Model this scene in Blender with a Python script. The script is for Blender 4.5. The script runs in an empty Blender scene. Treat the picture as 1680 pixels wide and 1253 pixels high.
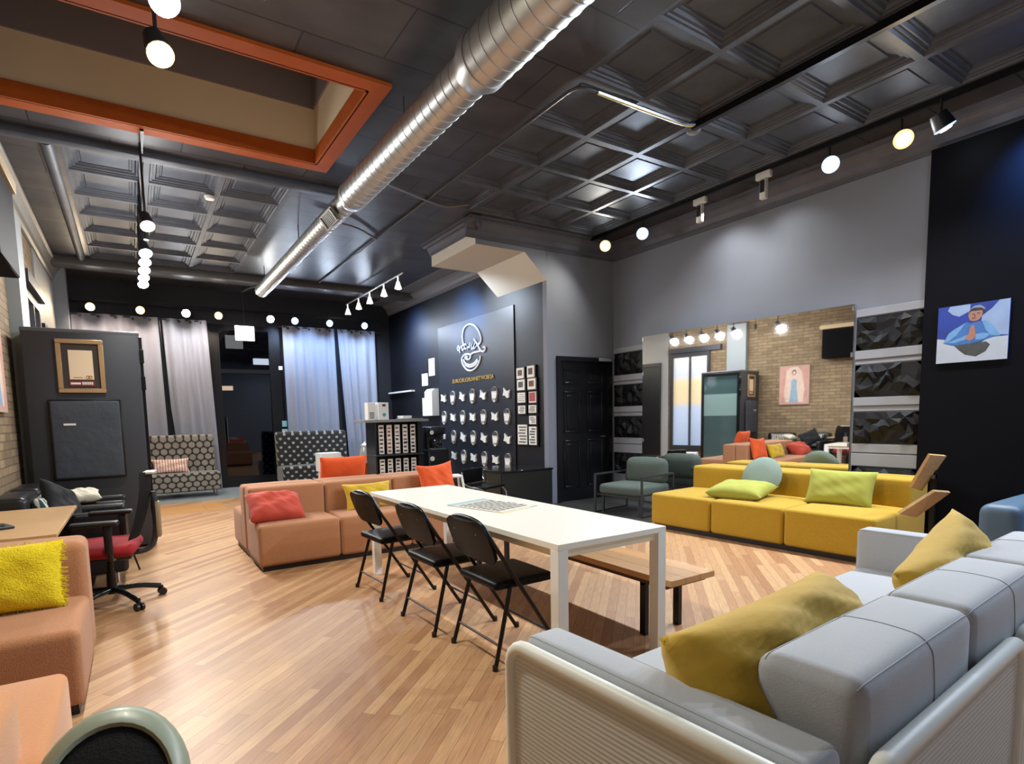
import bpy, bmesh, math, random
from mathutils import Vector, Matrix
random.seed(7)
sc = bpy.context.scene
COL = sc.collection
R = math.radians
# ------------------------------------------------------------------ helpers
def lin(h):
    h = h.lstrip('#'); o = []
    for i in (0, 2, 4):
        v = int(h[i:i+2], 16)/255
        o.append(v/12.92 if v <= .04045 else ((v+.055)/1.055)**2.4)
    return tuple(o)+(1,)

MATS = {}
def mat(name, col, rough=.5, metal=0, noise=None, bump=None, sheen=0, emit=0, spec=.5, trans=0, coat=0, stretch=(1, 1, 1)):
    if name in MATS: return MATS[name]
    m = bpy.data.materials.new(name); m.use_nodes = True
    nt = m.node_tree; b = nt.nodes['Principled BSDF']
    c = lin(col) if isinstance(col, str) else tuple(col)+(1,)
    b.inputs['Base Color'].default_value = c
    b.inputs['Roughness'].default_value = rough
    b.inputs['Metallic'].default_value = metal
    b.inputs['Specular IOR Level'].default_value = spec
    b.inputs['Transmission Weight'].default_value = trans
    b.inputs['Coat Weight'].default_value = coat
    if sheen:
        b.inputs['Sheen Weight'].default_value = sheen
    if emit:
        b.inputs['Emission Color'].default_value = c; b.inputs['Emission Strength'].default_value = emit
    if noise or bump:
        tc = nt.nodes.new('ShaderNodeTexCoord'); mp = nt.nodes.new('ShaderNodeMapping')
        mp.inputs['Scale'].default_value = stretch
        nt.links.new(tc.outputs['Object'], mp.inputs['Vector'])
    if noise:
        n = nt.nodes.new('ShaderNodeTexNoise'); n.inputs['Scale'].default_value = noise[0]; n.inputs['Detail'].default_value = 5
        nt.links.new(mp.outputs[0], n.inputs['Vector'])
        mx = nt.nodes.new('ShaderNodeMix'); mx.data_type = 'RGBA'
        k = noise[1]
        mx.inputs[6].default_value = tuple(max(0, v*(1-k)) for v in c[:3])+(1,)
        mx.inputs[7].default_value = tuple(min(1, v*(1+k)) for v in c[:3])+(1,)
        nt.links.new(n.outputs['Fac'], mx.inputs[0]); nt.links.new(mx.outputs[2], b.inputs['Base Color'])
    if bump:
        n2 = nt.nodes.new('ShaderNodeTexNoise'); n2.inputs['Scale'].default_value = bump[0]; n2.inputs['Detail'].default_value = 4
        nt.links.new(mp.outputs[0], n2.inputs['Vector'])
        bp = nt.nodes.new('ShaderNodeBump'); bp.inputs['Strength'].default_value = bump[1]; bp.inputs['Distance'].default_value = .01
        nt.links.new(n2.outputs['Fac'], bp.inputs['Height']); nt.links.new(bp.outputs[0], b.inputs['Normal'])
    MATS[name] = m
    return m

def nodes_of(m): return m.node_tree.nodes, m.node_tree.links
def math_node(nt, op, a, b=None):
    n = nt.nodes.new('ShaderNodeMath'); n.operation = op
    for i, v in enumerate((a, b)):
        if v is None: continue
        if isinstance(v, (int, float)): n.inputs[i].default_value = v
        else: nt.links.new(v, n.inputs[i])
    return n.outputs[0]

def dots_mat(name, dot, ground, w, h, r, squash=1.0):
    m = mat(name, ground, .85, sheen=.2); nt = m.node_tree; b = nt.nodes['Principled BSDF']
    tc = nt.nodes.new('ShaderNodeTexCoord'); sx = nt.nodes.new('ShaderNodeSeparateXYZ')
    nt.links.new(tc.outputs['Object'], sx.inputs[0])
    u = sx.outputs[0]; v = math_node(nt, 'SUBTRACT', sx.outputs[2], sx.outputs[1])
    vr = math_node(nt, 'DIVIDE', v, h); j = math_node(nt, 'FLOOR', vr)
    par = math_node(nt, 'MULTIPLY', math_node(nt, 'FLOORED_MODULO', j, 2), .5)
    uu = math_node(nt, 'ADD', math_node(nt, 'DIVIDE', u, w), par)
    fu = math_node(nt, 'MULTIPLY', math_node(nt, 'SUBTRACT', math_node(nt, 'FRACT', uu), .5), w)
    fv = math_node(nt, 'MULTIPLY', math_node(nt, 'SUBTRACT', math_node(nt, 'FRACT', vr), .5), h*squash)
    d = math_node(nt, 'SQRT', math_node(nt, 'ADD', math_node(nt, 'MULTIPLY', fu, fu), math_node(nt, 'MULTIPLY', fv, fv)))
    rmp = nt.nodes.new('ShaderNodeMapRange'); rmp.inputs[1].default_value = r*.93; rmp.inputs[2].default_value = r*1.05
    rmp.inputs[3].default_value = 1; rmp.inputs[4].default_value = 0
    nt.links.new(d, rmp.inputs[0])
    nz = nt.nodes.new('ShaderNodeTexNoise'); nz.inputs['Scale'].default_value = 5
    nt.links.new(tc.outputs['Object'], nz.inputs['Vector'])
    mv = nt.nodes.new('ShaderNodeMix'); mv.data_type = 'RGBA'
    c = lin(dot); mv.inputs[6].default_value = tuple(x*.7 for x in c[:3])+(1,); mv.inputs[7].default_value = tuple(min(1, x*1.2) for x in c[:3])+(1,)
    nt.links.new(nz.outputs['Fac'], mv.inputs[0])
    mx = nt.nodes.new('ShaderNodeMix'); mx.data_type = 'RGBA'
    mx.inputs[6].default_value = lin(ground); nt.links.new(mv.outputs[2], mx.inputs[7])
    nt.links.new(rmp.outputs[0], mx.inputs[0]); nt.links.new(mx.outputs[2], b.inputs['Base Color'])
    return m

def brick_mat(name, c1, c2, mortar, bw, bh, ms, rough, axes, rotz=0, bump=.0, grain=None, spec=.5, off=.5, shuffle=False):
    """axes: which object coordinate is along the brick row / across the rows"""
    m = mat(name, c1, rough, spec=spec); nt = m.node_tree; b = nt.nodes['Principled BSDF']
    tc = nt.nodes.new('ShaderNodeTexCoord'); sx = nt.nodes.new('ShaderNodeSeparateXYZ'); cx = nt.nodes.new('ShaderNodeCombineXYZ')
    nt.links.new(tc.outputs['Object'], sx.inputs[0])
    nt.links.new(sx.outputs[axes[0]], cx.inputs[0]); nt.links.new(sx.outputs[axes[1]], cx.inputs[1])
    mp = nt.nodes.new('ShaderNodeMapping'); mp.inputs['Rotation'].default_value = (0, 0, rotz); nt.links.new(cx.outputs[0], mp.inputs[0])
    if shuffle:
        s2 = nt.nodes.new('ShaderNodeSeparateXYZ'); nt.links.new(mp.outputs[0], s2.inputs[0])
        wn_ = nt.nodes.new('ShaderNodeTexWhiteNoise'); wn_.noise_dimensions = '1D'
        nt.links.new(math_node(nt, 'FLOOR', math_node(nt, 'DIVIDE', s2.outputs[1], bh)), wn_.inputs['W'])
        cxx = nt.nodes.new('ShaderNodeCombineXYZ'); nt.links.new(math_node(nt, 'ADD', s2.outputs[0], math_node(nt, 'MULTIPLY', wn_.outputs[0], bw*3)), cxx.inputs[0]); nt.links.new(s2.outputs[1], cxx.inputs[1]); mp = cxx
    br = nt.nodes.new('ShaderNodeTexBrick'); nt.links.new(mp.outputs[0], br.inputs['Vector'])
    br.inputs['Color1'].default_value = lin(c1); br.inputs['Color2'].default_value = lin(c2); br.inputs['Mortar'].default_value = lin(mortar)
    br.inputs['Scale'].default_value = 1; br.inputs['Brick Width'].default_value = bw; br.inputs['Row Height'].default_value = bh
    br.inputs['Mortar Size'].default_value = ms; br.inputs['Mortar Smooth'].default_value = .1; br.offset = off
    out = br.outputs['Color']
    if grain:
        mp2 = nt.nodes.new('ShaderNodeMapping'); mp2.inputs['Scale'].default_value = grain[1]; nt.links.new(mp.outputs[0], mp2.inputs[0])
        nz = nt.nodes.new('ShaderNodeTexNoise'); nz.inputs['Scale'].default_value = grain[0]; nz.inputs['Detail'].default_value = 6
        nt.links.new(mp2.outputs[0], nz.inputs['Vector'])
        mr = nt.nodes.new('ShaderNodeMapRange'); mr.inputs[3].default_value = 1-grain[2]; mr.inputs[4].default_value = 1+grain[2]
        nt.links.new(nz.outputs['Fac'], mr.inputs[0])
        mx = nt.nodes.new('ShaderNodeMix'); mx.data_type = 'RGBA'; mx.blend_type = 'MULTIPLY'; mx.inputs[0].default_value = 1
        nt.links.new(out, mx.inputs[6]); nt.links.new(mr.outputs[0], mx.inputs[7]); out = mx.outputs[2]
    nt.links.new(out, b.inputs['Base Color'])
    if bump:
        bp = nt.nodes.new('ShaderNodeBump'); bp.inputs['Strength'].default_value = bump; bp.inputs['Distance'].default_value = .01; bp.invert = True
        nt.links.new(br.outputs['Fac'], bp.inputs['Height']); nt.links.new(bp.outputs[0], b.inputs['Normal'])
    return m

# ---- geometry
def new(): return bmesh.new()
def join(bm, t, M=None):
    if M is not None: t.transform(M)
    me = bpy.data.meshes.new('t'); t.to_mesh(me); t.free(); bm.from_mesh(me); bpy.data.meshes.remove(me)
def box(bm, x0, x1, y0, y1, z0, z1, bev=0, seg=2, M=None):
    t = new(); bmesh.ops.create_cube(t, size=1)
    t.transform(Matrix.Translation(((x0+x1)/2, (y0+y1)/2, (z0+z1)/2)) @ Matrix.Diagonal((abs(x1-x0), abs(y1-y0), abs(z1-z0), 1)))
    if bev: bmesh.ops.bevel(t, geom=t.edges[:], offset=bev, segments=seg, profile=.5, affect='EDGES')
    join(bm, t, M); return bm
def cyl(bm, p0, p1, r0, r1=None, n=12, caps=True):
    r1 = r0 if r1 is None else r1
    p0, p1 = Vector(p0), Vector(p1); d = p1-p0
    t = new(); bmesh.ops.create_cone(t, cap_ends=caps, segments=n, radius1=r0, radius2=r1, depth=d.length)
    join(bm, t, Matrix.Translation((p0+p1)/2) @ d.to_track_quat('Z', 'Y').to_matrix().to_4x4()); return bm
def tube(bm, pts, r, n=8, closed=False):
    pts = [Vector(p) for p in pts]; N = len(pts); rings = []
    up = None
    for i, p in enumerate(pts):
        a = pts[i-1] if (i or closed) else p; b = pts[(i+1) % N] if (i < N-1 or closed) else p
        d = (b-a).normalized()
        if up is None: up = d.orthogonal().normalized()
        up = (up-d*up.dot(d));
        up = up.normalized() if up.length > 1e-6 else d.orthogonal().normalized()
        s = d.cross(up); rr = r[i] if isinstance(r, (list, tuple)) else r
        rings.append([bm.verts.new(p+rr*(math.cos(2*math.pi*k/n)*up+math.sin(2*math.pi*k/n)*s)) for k in range(n)])
    for i in range(N if closed else N-1):
        a, b = rings[i], rings[(i+1) % N]
        for k in range(n): bm.faces.new((a[k], a[(k+1) % n], b[(k+1) % n], b[k]))
    if not closed:
        bm.faces.new(rings[0][::-1]); bm.faces.new(rings[-1])
    return bm
def smoothpath(pts, it=2):
    pts = [Vector(p) for p in pts]
    for _ in range(it):
        o = [pts[0]]
        for a, b in zip(pts, pts[1:]): o += [a*.75+b*.25, a*.25+b*.75]
        pts = o+[pts[-1]]
    return pts
def prism(bm, poly, axis, a0, a1):
    """poly of 2-D points in the two other axes (in order), extruded along axis from a0 to a1"""
    def P(p, a):
        return {0: (a, p[0], p[1]), 1: (p[0], a, p[1]), 2: (p[0], p[1], a)}[axis]
    A = [bm.verts.new(P(p, a0)) for p in poly]; B = [bm.verts.new(P(p, a1)) for p in poly]; n = len(poly)
    bm.faces.new(A[::-1]); bm.faces.new(B)
    for i in range(n): bm.faces.new((A[i], A[(i+1) % n], B[(i+1) % n], B[i]))
    return bm
def lathe(bm, prof, n=24, M=None):
    t = new(); rings = []
    for r, z in prof:
        rings.append([t.verts.new((max(r, 1e-4)*math.cos(2*math.pi*k/n), max(r, 1e-4)*math.sin(2*math.pi*k/n), z)) for k in range(n)])
    for a, b in zip(rings, rings[1:]):
        for k in range(n): t.faces.new((a[k], a[(k+1) % n], b[(k+1) % n], b[k]))
    t.faces.new(rings[0][::-1]); t.faces.new(rings[-1])
    join(bm, t, M); return bm
def rbox(bm, x0, x1, y0, y1, z0, z1, r=.04, bulge=(0, 0, 0), n=6, M=None):
    """upholstered block: rounded edges and faces that swell by bulge"""
    c = Vector(((x0+x1)/2, (y0+y1)/2, (z0+z1)/2)); h = Vector((abs(x1-x0)/2, abs(y1-y0)/2, abs(z1-z0)/2))
    r = min(r, h.x*.98, h.y*.98, h.z*.98)
    t = new()
    def ts(hh):
        e = [-hh+r*k/3 for k in range(3)]; i = [-hh+r+(2*hh-2*r)*k/n for k in range(n+1)]
        return e+i+[-v for v in e[::-1]]
    T = [ts(h.x), ts(h.y), ts(h.z)]
    for ax in range(3):
        u, v = (ax+1) % 3, (ax+2) % 3
        for s in (-1, 1):
            g = []
            for a in T[u]:
                row = []
                for b in T[v]:
                    p = Vector((0, 0, 0)); p[ax] = s*h[ax]; p[u] = a; p[v] = b
                    q = Vector([max(-(h[k]-r), min(h[k]-r, p[k])) for k in range(3)])
                    d = p-q
                    if d.length > 1e-9: p = q+d.normalized()*r
                    for k in range(3):
                        if bulge[k]:
                            k1, k2 = (k+1) % 3, (k+2) % 3
                            w = (1-(p[k1]/h[k1])**2)*(1-(p[k2]/h[k2])**2)
                            p[k] += bulge[k]*w*(p[k]/h[k])
                    row.append(t.verts.new(p+c))
                g.append(row)
            for i in range(len(g)-1):
                for j in range(len(g[0])-1):
                    f = (g[i][j], g[i+1][j], g[i+1][j+1], g[i][j+1])
                    t.faces.new(f if s > 0 else f[::-1])
    bmesh.ops.remove_doubles(t, verts=t.verts[:], dist=1e-5)
    join(bm, t, M); return bm
def pillow(bm, w, h, t, M=None, seed=0, pinch=.10, n=22, wr=.006):
    """loose cushion standing in XZ, thickness along Y, with pinched corners and a sewn edge"""
    rnd = random.Random(seed); ph = [rnd.uniform(0, 6) for _ in range(6)]
    b = new(); sides = []
    for s in (1, -1):
        g = []
        for i in range(n+1):
            row = []
            for j in range(n+1):
                u = -1+2*i/n; v = -1+2*j/n
                k = 1-pinch*(1-v*v)*abs(u)**3*1.0; k2 = 1-pinch*(1-u*u)*abs(v)**3
                x = u*w/2*k; z = v*h/2*k2
                e = max(0, (1-u**4)*(1-v**4)); y = s*t/2*e**.55
                y += wr*s*e*(math.sin(9*u+ph[0]+3*v)+math.sin(7*v+ph[1]-4*u)+.7*math.sin(15*(u+v)+ph[2]))
                row.append(b.verts.new((x, y, z)))
            g.append(row)
        for i in range(n):
            for j in range(n):
                f = (g[i][j], g[i+1][j], g[i+1][j+1], g[i][j+1])
                b.faces.new(f if s < 0 else f[::-1])
    bmesh.ops.remove_doubles(b, verts=b.verts[:], dist=1e-4)
    join(bm, b, M); return bm

def obj(name, bm, m, parent=None, loc=None, rot=None, smooth=True, angle=38):
    bmesh.ops.recalc_face_normals(bm, faces=bm.faces[:])
    me = bpy.data.meshes.new(name); bm.to_mesh(me); bm.free()
    for x in (m if isinstance(m, (list, tuple)) else [m]): me.materials.append(x)
    if smooth:
        me.shade_smooth(); me.set_sharp_from_angle(angle=R(angle))
    o = bpy.data.objects.new(name, me); COL.objects.link(o)
    if parent: o.parent = parent
    if loc is not None: o.location = loc
    if rot is not None: o.rotation_euler = rot
    return o
def tag(o, label, cat, group=None, kind=None):
    o['label'] = label; o['category'] = cat
    if group: o['group'] = group
    if kind: o['kind'] = kind
    return o
def thing(name, label, cat, loc=(0, 0, 0), rz=0, group=None):
    o = bpy.data.objects.new(name, None); COL.objects.link(o); o.empty_display_size = .1
    o.location = loc; o.rotation_euler = (0, 0, rz)
    return tag(o, label, cat, group)
def struct(name, bm, m, **k):
    o = obj(name, bm, m, **k); o['kind'] = 'structure'; return o
def dup(root, loc, rz=None, label=None):
    def cp(o, par):
        c = o.copy(); COL.objects.link(c)
        if par: c.parent = par
        for ch in list(o.children): cp(ch, c)
        return c
    r = cp(root, None); r.location = loc
    if rz is not None: r.rotation_euler = (0, 0, rz)
    if label: r['label'] = label
    return r
def MT(x, y, z): return Matrix.Translation((x, y, z))
def RX(a): return Matrix.Rotation(R(a), 4, 'X')
def RY(a): return Matrix.Rotation(R(a), 4, 'Y')
def RZ(a): return Matrix.Rotation(R(a), 4, 'Z')

# ------------------------------------------------------------------ camera
H = 1.38
yaw, pitch, roll = 0.55714929, -0.0929746536, -0.0223930473
fwd = Vector((math.sin(yaw)*math.cos(pitch), math.cos(yaw)*math.cos(pitch), math.sin(pitch)))
rt = Vector((math.cos(yaw), -math.sin(yaw), 0)); up = rt.cross(fwd)
r2 = math.cos(roll)*rt+math.sin(roll)*up; u2 = -math.sin(roll)*rt+math.cos(roll)*up
cam = bpy.data.cameras.new('camera'); co = bpy.data.objects.new('camera', cam); COL.objects.link(co)
co.matrix_world = Matrix((( r2.x, u2.x, -fwd.x, 0), (r2.y, u2.y, -fwd.y, 0), (r2.z, u2.z, -fwd.z, H), (0, 0, 0, 1)))
cam.sensor_width = 36; cam.sensor_fit = 'HORIZONTAL'; cam.lens = 919.579/1680*36
cam.shift_x = (840-794.845)/1680; cam.shift_y = (769.602-626.5)/1680; cam.clip_start = .05
sc.camera = co
sc.view_settings.view_transform = 'Standard'; sc.view_settings.look = 'None'; sc.view_settings.gamma = 1
sc.view_settings.exposure = 0.38
w = bpy.data.worlds.new('night'); sc.world = w; w.use_nodes = True
w.node_tree.nodes['Background'].inputs[0].default_value = (.02, .025, .05, 1); w.node_tree.nodes['Background'].inputs[1].default_value = .06

# ------------------------------------------------------------------ materials
floor_m = brick_mat('oak strip floor', '#a07350', '#c39c72', '#7a5638', 1.5, .064, .0012, .42, (0, 1), rotz=R(-42), grain=(6, (1.2, 20, 1), .42), spec=.4, off=0, shuffle=True)
brick_m = brick_mat('tan brick', '#a08a6a', '#836f54', '#6b5f50', .24, .078, .006, .85, (1, 2), bump=.6, grain=(9, (1, 1, 1), .25))
tin_m = mat('dark painted tin', '#50555f', .54, .4, noise=(4, .5), bump=(60, .15))
tinflat_m = brick_mat('dark tin sheets', '#4d494b', '#403f44', '#262427', 1.2, .6, .008, .42, (0, 1), bump=.4, grain=(2.2, (.8, 1.3, 1), .8))
tinflat_m.node_tree.nodes['Principled BSDF'].inputs['Metallic'].default_value = .35
crown_m = mat('dark grey crown paint', '#5c5e69', .5, .1, noise=(6, .2))
grey_m = mat('grey wall paint', '#7d828e', .62, noise=(3, .06), bump=(120, .08))
black_m = mat('blue black wall paint', '#0b0c14', .48, noise=(4, .15), bump=(90, .06), spec=.4)
blackwall2_m = mat('black back wall paint', '#17181d', .6, noise=(4, .15))
door_m = mat('black door paint', '#0c0d13', .35)
tile_m = mat('grey floor tile', '#8d9595', .35, noise=(5, .1))
white_m = mat('white laminate', '#e4e1d6', .32)
whitep_m = mat('white paint', '#e3e3e0', .5)
blk_m = mat('black metal', '#0b0b0d', .35, .3)
blkpl_m = mat('black plastic', '#101113', .4)
vinyl_m = mat('black vinyl', '#050507', .42, bump=(70, .05), spec=.16)
chrome_m = mat('chrome', '#c9ccd0', .18, 1)
steel_m = mat('brushed steel', '#8a8d90', .32, .9)
galv_m = mat('galvanised steel', '#c3c6c6', .36, .92, noise=(14, .12))
orange_trim_m = mat('orange stained wood', '#a9521a', .6, noise=(5, .2), spec=.2)
beige_m = mat('beige plaster', '#dfccae', .8)
cream_m = mat('cream panel', '#cfc9bb', .8)
coral_m = mat('coral weave fabric', '#a8744f', .9, noise=(140, .28), bump=(180, .3), sheen=.12)
coralp_m = mat('coral velvet', '#b5402c', .8, noise=(8, .12), sheen=.1)
orange_m = mat('orange felt', '#d8531a', .85, noise=(20, .08), sheen=.08)
mustard_m = mat('mustard weave fabric', '#b08d22', .9, noise=(110, .2), bump=(160, .3), sheen=.06)
lime_m = mat('lime fabric', '#9c9e40', .85, noise=(14, .08), sheen=.05)
yel_m = mat('yellow cotton', '#c9a520', .85, noise=(12, .1), sheen=.2)
velvet_m = mat('gold velvet', '#b8962c', .85, noise=(9, .2), bump=(40, .12), sheen=.12)
teal_m = mat('grey green felt', '#7d8d83', .9, noise=(60, .08))
sofa_m = mat('pale grey fabric', '#a6aab0', .88, noise=(160, .1), bump=(220, .08), sheen=.25)
seam_m = mat('grey seam thread', '#9ca0a6', .9)
frame_m = mat('white powder coat', '#dfe2da', .45)
bluef_m = mat('steel blue leather', '#3f586f', .5, bump=(60, .08))
greyf_m = mat('grey green wool', '#4f5a54', .92, noise=(90, .25), bump=(140, .3))
gun_m = mat('dark grey metal', '#3b3d42', .45, .4)
benchw_m = mat('honey wood', '#c2925c', .26, noise=(5, .22), stretch=(14, 1, 14))
deskw_m = mat('light oak', '#c09a6b', .4, noise=(5, .25), stretch=(2, 14, 2))
redf_m = mat('red fabric', '#93101b', .85, noise=(80, .1))
booth_m = mat('charcoal laminate', '#34363a', .5, noise=(5, .06))
curtain_m = mat('grey curtain cloth', '#c3c5d0', .85, noise=(30, .06), sheen=.3)
blackcloth_m = mat('black cloth', '#3a4048', .7, noise=(6, .2), bump=(7, 1.0), spec=.6)
gold_m = mat('gold frame', '#b3936a', .4, .3, noise=(8, .15))
paper_m = mat('paper', '#e9e6de', .8)
cardk_m = mat('dark print', '#3a3733', .8)
bulb_white = mat('cool lamp', (.92, .96, 1), emit=40)
bulb_warm = mat('warm lamp', (1, .72, .38), emit=2.2)
bulb_yel = mat('yellow lamp', (1, .9, .5), emit=2.4)
bulb_pink = mat('pinkish lamp', (1, .78, .72), emit=2)
lit_white = mat('lit sign white', (1, 1, 1), emit=2.2)
mirror_m = mat('mirror', (.93, .94, .94), .02, 1)
glass_m = mat('clear glass', (.9, .95, .95), .02, trans=1)
dglass_m = mat('dark door glass', (.2, .23, .28), .03, trans=1, spec=.3)

# ------------------------------------------------------------------ the room
XL, XM, XLOGO, YD, YB, ZC = -1.02, 6.819, 5.431, 6.83, 12.95, 4.1
YF = -1.7
b = new(); box(b, XL-.2, XM+.3, YF-.2, 11.1, -.12, 0); struct('floor', b, floor_m)
b = new(); box(b, XL-.2, XM+.3, 11.1, YB+.4, -.12, .004); struct('floor_entry', b, tile_m)
b = new()
for (x0, x1, y0, y1) in [(.20, .9, 9.75, 10.6), (.92, 1.2, 9.75, 10.6)]: box(b, x0, x1, y0, y1, .0, .003)
struct('trim_floor_hatch', b, mat('orange oak hatch', '#c08a50', .35, noise=(5, .2), stretch=(1, 12, 1)))

b = new(); box(b, 4.55, XM, 4.85, YD+.05, 0, .004); struct('floor_alcove', b, mat('dark grey floor tile', '#3b3b3a', .45, noise=(5, .15)))
# walls
b = new(); box(b, XL-.2, XL, YF, 8.7, 0, ZC); box(b, XL-.2, XL, 9.9, YB+.2, 0, ZC); box(b, XL-.2, XL, 8.7, 9.9, 3.06, ZC); box(b, XL-.2, XL, 8.7, 9.9, 0, .28)
struct('wall_left', b, brick_m)
b = new(); box(b, XL, XL+.02, 9.97, 12.2, 0, 3.83); struct('wall_left_plaster', b, mat('pale grey plaster', '#a3a6a8', .6))
b = new()
for (y0, y1, z0, z1) in ((10.2, 10.3, 0, 2.85), (11.0, 11.1, 0, 2.85), (10.3, 11.0, 2.75, 2.85)): box(b, XL+.02, XL+.06, y0, y1, z0, z1)
box(b, XL+.02, XL+.03, 10.3, 11.0, 0, 2.75); struct('door_3', b, mat('near black door paint', '#0a0b0f', .4))
b = new(); box(b, XL-.2, 1.42, YB, YB+.2, 0, 3.42); box(b, 2.9, XLOGO+.3, YB, YB+.2, 0, 3.42); box(b, XL-.2, XLOGO+.3, YB, YB+.2, 3.42, ZC)
struct('wall_back', b, blackwall2_m)
b = new(); box(b, XLOGO, XLOGO+.25, YD+.1, YB+.2, 0, ZC); struct('wall_logo', b, black_m)
b = new()
box(b, XLOGO, 5.60, YD, YD+.1, 0, ZC); box(b, 6.76, XM+.2, YD, YD+.1, 0, ZC); box(b, 5.60, 6.76, YD, YD+.1, 2.29, ZC)
struct('wall_alcove', b, grey_m)
b = new(); box(b, XM, XM+.2, YF, YD+.1, 0, ZC); struct('wall_right', b, grey_m)
b = new(); box(b, XL-.2, XM+.3, YF-.2, YF, 0, ZC); struct('wall_front', b, grey_m)
b = new(); box(b, 6.68, XM, 1.67, 2.475, 0, 3.83); struct('wall_pilaster', b, mat('matte blue black paint', '#06070e', .6, noise=(4, .15), spec=.08))
# soffit over the logo wall
b = new(); prism(b, [(4.19, 3.77), (5.03, 3.77), (5.431, 3.41), (5.44, 4.1), (4.19, 4.1)], 1, YD, 8.17)
o = struct('wall_soffit', b, [cream_m, grey_m], smooth=False)
for f in o.data.polygons:
    n = f.normal
    f.material_index = 1 if n.y < -.5 or n.z > .5 else 0
# pale column and bulkhead on the left side
b = new(); box(b, XL, -.908, 7.7, 8.2, 0, 3.66); struct('trim_column', b, mat('pale grey paint', '#9aa1a3', .5))
b = new(); prism(b, [(-1.02, 0), (-.815, 0), (-.815, 4.1), (-.92, 4.06), (-1.02, 3.95)], 1, 12.2, 12.5); struct('wall_bulkhead', b, mat('blue grey paint', '#8d949c', .6))
# door in the alcove
dm = thing('door_1', 'black six-panel door in the grey alcove wall', 'door', (5.60, YD, 0)); del dm['label'], dm['category']; dm['kind'] = 'structure'
b = new(); box(b, 0, .07, -.03, .06, 0, 2.29); box(b, 1.09, 1.16, -.03, .06, 0, 2.29); box(b, .07, 1.09, -.03, .06, 2.22, 2.29); obj('door_frame', b, door_m, dm)
b = new(); box(b, .07, 1.09, .03, .07, 0, 2.22)
for (x0, x1) in ((.17, .5), (.66, .99)):
    for (z0, z1) in ((.22, .98), (1.1, 1.75), (1.87, 2.1)):
        for (a0, a1, c0, c1) in ((x0, x1, z0, z0+.025), (x0, x1, z1-.025, z1), (x0, x0+.025, z0, z1), (x1-.025, x1, z0, z1)): box(b, a0, a1, .018, .031, c0, c1, .005, 1)
        box(b, x0+.06, x1-.06, .02, .031, z0+.06, z1-.06, .006, 1)
obj('door_panel', b, door_m, dm)
b = new(); cyl(b, (1.0, .03, 1.02), (1.0, -.03, 1.02), .012); cyl(b, (1.0, -.03, 1.02), (.9, -.03, 1.02), .009); obj('door_handle', b, steel_m, dm)
b = new(); box(b, .86, 1.13, -.055, -.03, 2.235, 2.285, .004, 1); obj('door_closer', b, mat('pale steel', '#b5bcc8', .4, .4), dm)

# ceiling: flat sheets with openings for two coffered fields and the skylight well
b = new()
SX0, SX1, SY0, SY1 = -2.6, 1.83, 4.62, 6.16
A = (-.425, 1.78, 6.87, 11.37); B = (3.25, 6.19, -1.63, 6.62)
xs = sorted({XL-.3, SX1, A[0], A[1], B[0], B[1], XM+.3}); ys = sorted({YF-.3, SY0, SY1, A[2], A[3], B[3], YB+.3})
for x0, x1 in zip(xs, xs[1:]):
    for y0, y1 in zip(ys, ys[1:]):
        cx, cy = (x0+x1)/2, (y0+y1)/2
        if cx < SX1 and SY0 < cy < SY1: continue
        if A[0] < cx < A[1] and A[2] < cy < A[3]: continue
        if B[0] < cx < B[1] and cy < B[3]: continue
        v = [b.verts.new(p) for p in ((x0, y0, ZC), (x0, y1, ZC), (x1, y1, ZC), (x1, y0, ZC))]; b.faces.new(v)
bmesh.ops.remove_doubles(b, verts=b.verts[:], dist=1e-5)
ce = obj('ceiling', b, tinflat_m, smooth=False); ce['kind'] = 'structure'
for f in ce.data.polygons: pass
def coffer_field(name, x0, y0, nx, ny, px, py):
    b = new()
    prof = [(0, 0), (.028, 0), (.04, .018), (.06, .018), (.066, .03), (.09, .03), (.104, .05), (.126, .05), (.132, .062), (.15, .062), (.158, .052)]
    for i in range(nx):
        for j in range(ny):
            ax, ay = x0+i*px, y0+j*py; prev = None
            for ins, dz in prof:
                q = [b.verts.new(p) for p in ((ax+ins, ay+ins, ZC+dz), (ax+ins, ay+py-ins, ZC+dz), (ax+px-ins, ay+py-ins, ZC+dz), (ax+px-ins, ay+ins, ZC+dz))]
                if prev:
                    for k in range(4): b.faces.new((prev[k], prev[(k+1) % 4], q[(k+1) % 4], q[k]))
                prev = q
            b.faces.new(prev)
    bmesh.ops.remove_doubles(b, verts=b.verts[:], dist=1e-5)
    o = obj(name, b, tin_m, smooth=False); o['kind'] = 'structure'
    return o
coffer_field('ceiling_coffers_rear', A[0], A[2], 3, 6, .735, .75)
coffer_field('ceiling_coffers_right', B[0], B[1+1], 4, 11, .735, .75)
# roof slab over everything so that no night sky leaks in
b = new(); box(b, SX1+.05, XM+.4, YF-.3, YB+.4, 4.35, 4.5); box(b, XL-.4, SX1+.05, YF-.3, SY0-.05, 4.35, 4.5); box(b, XL-.4, SX1+.05, SY1+.05, YB+.4, 4.35, 4.5)
struct('ceiling_slab', b, black_m)
# beams and border moulding of the rear field
b = new(); box(b, XL, 2.6, 6.72, 6.87, 4.03, 4.12, .02, 2); struct('trim_beam_front', b, tin_m)
b = new(); box(b, XL, XLOGO, 11.38, 11.75, 3.98, 4.12, .03, 2); struct('trim_beam_rear', b, mat('grey beam paint', '#5b5a58', .4, .2))
b = new(); tube(b, [(-.52, 6.9, 4.09), (-.52, 11.38, 4.09)], .055, 10); struct('trim_roll_moulding', b, tin_m)
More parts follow.
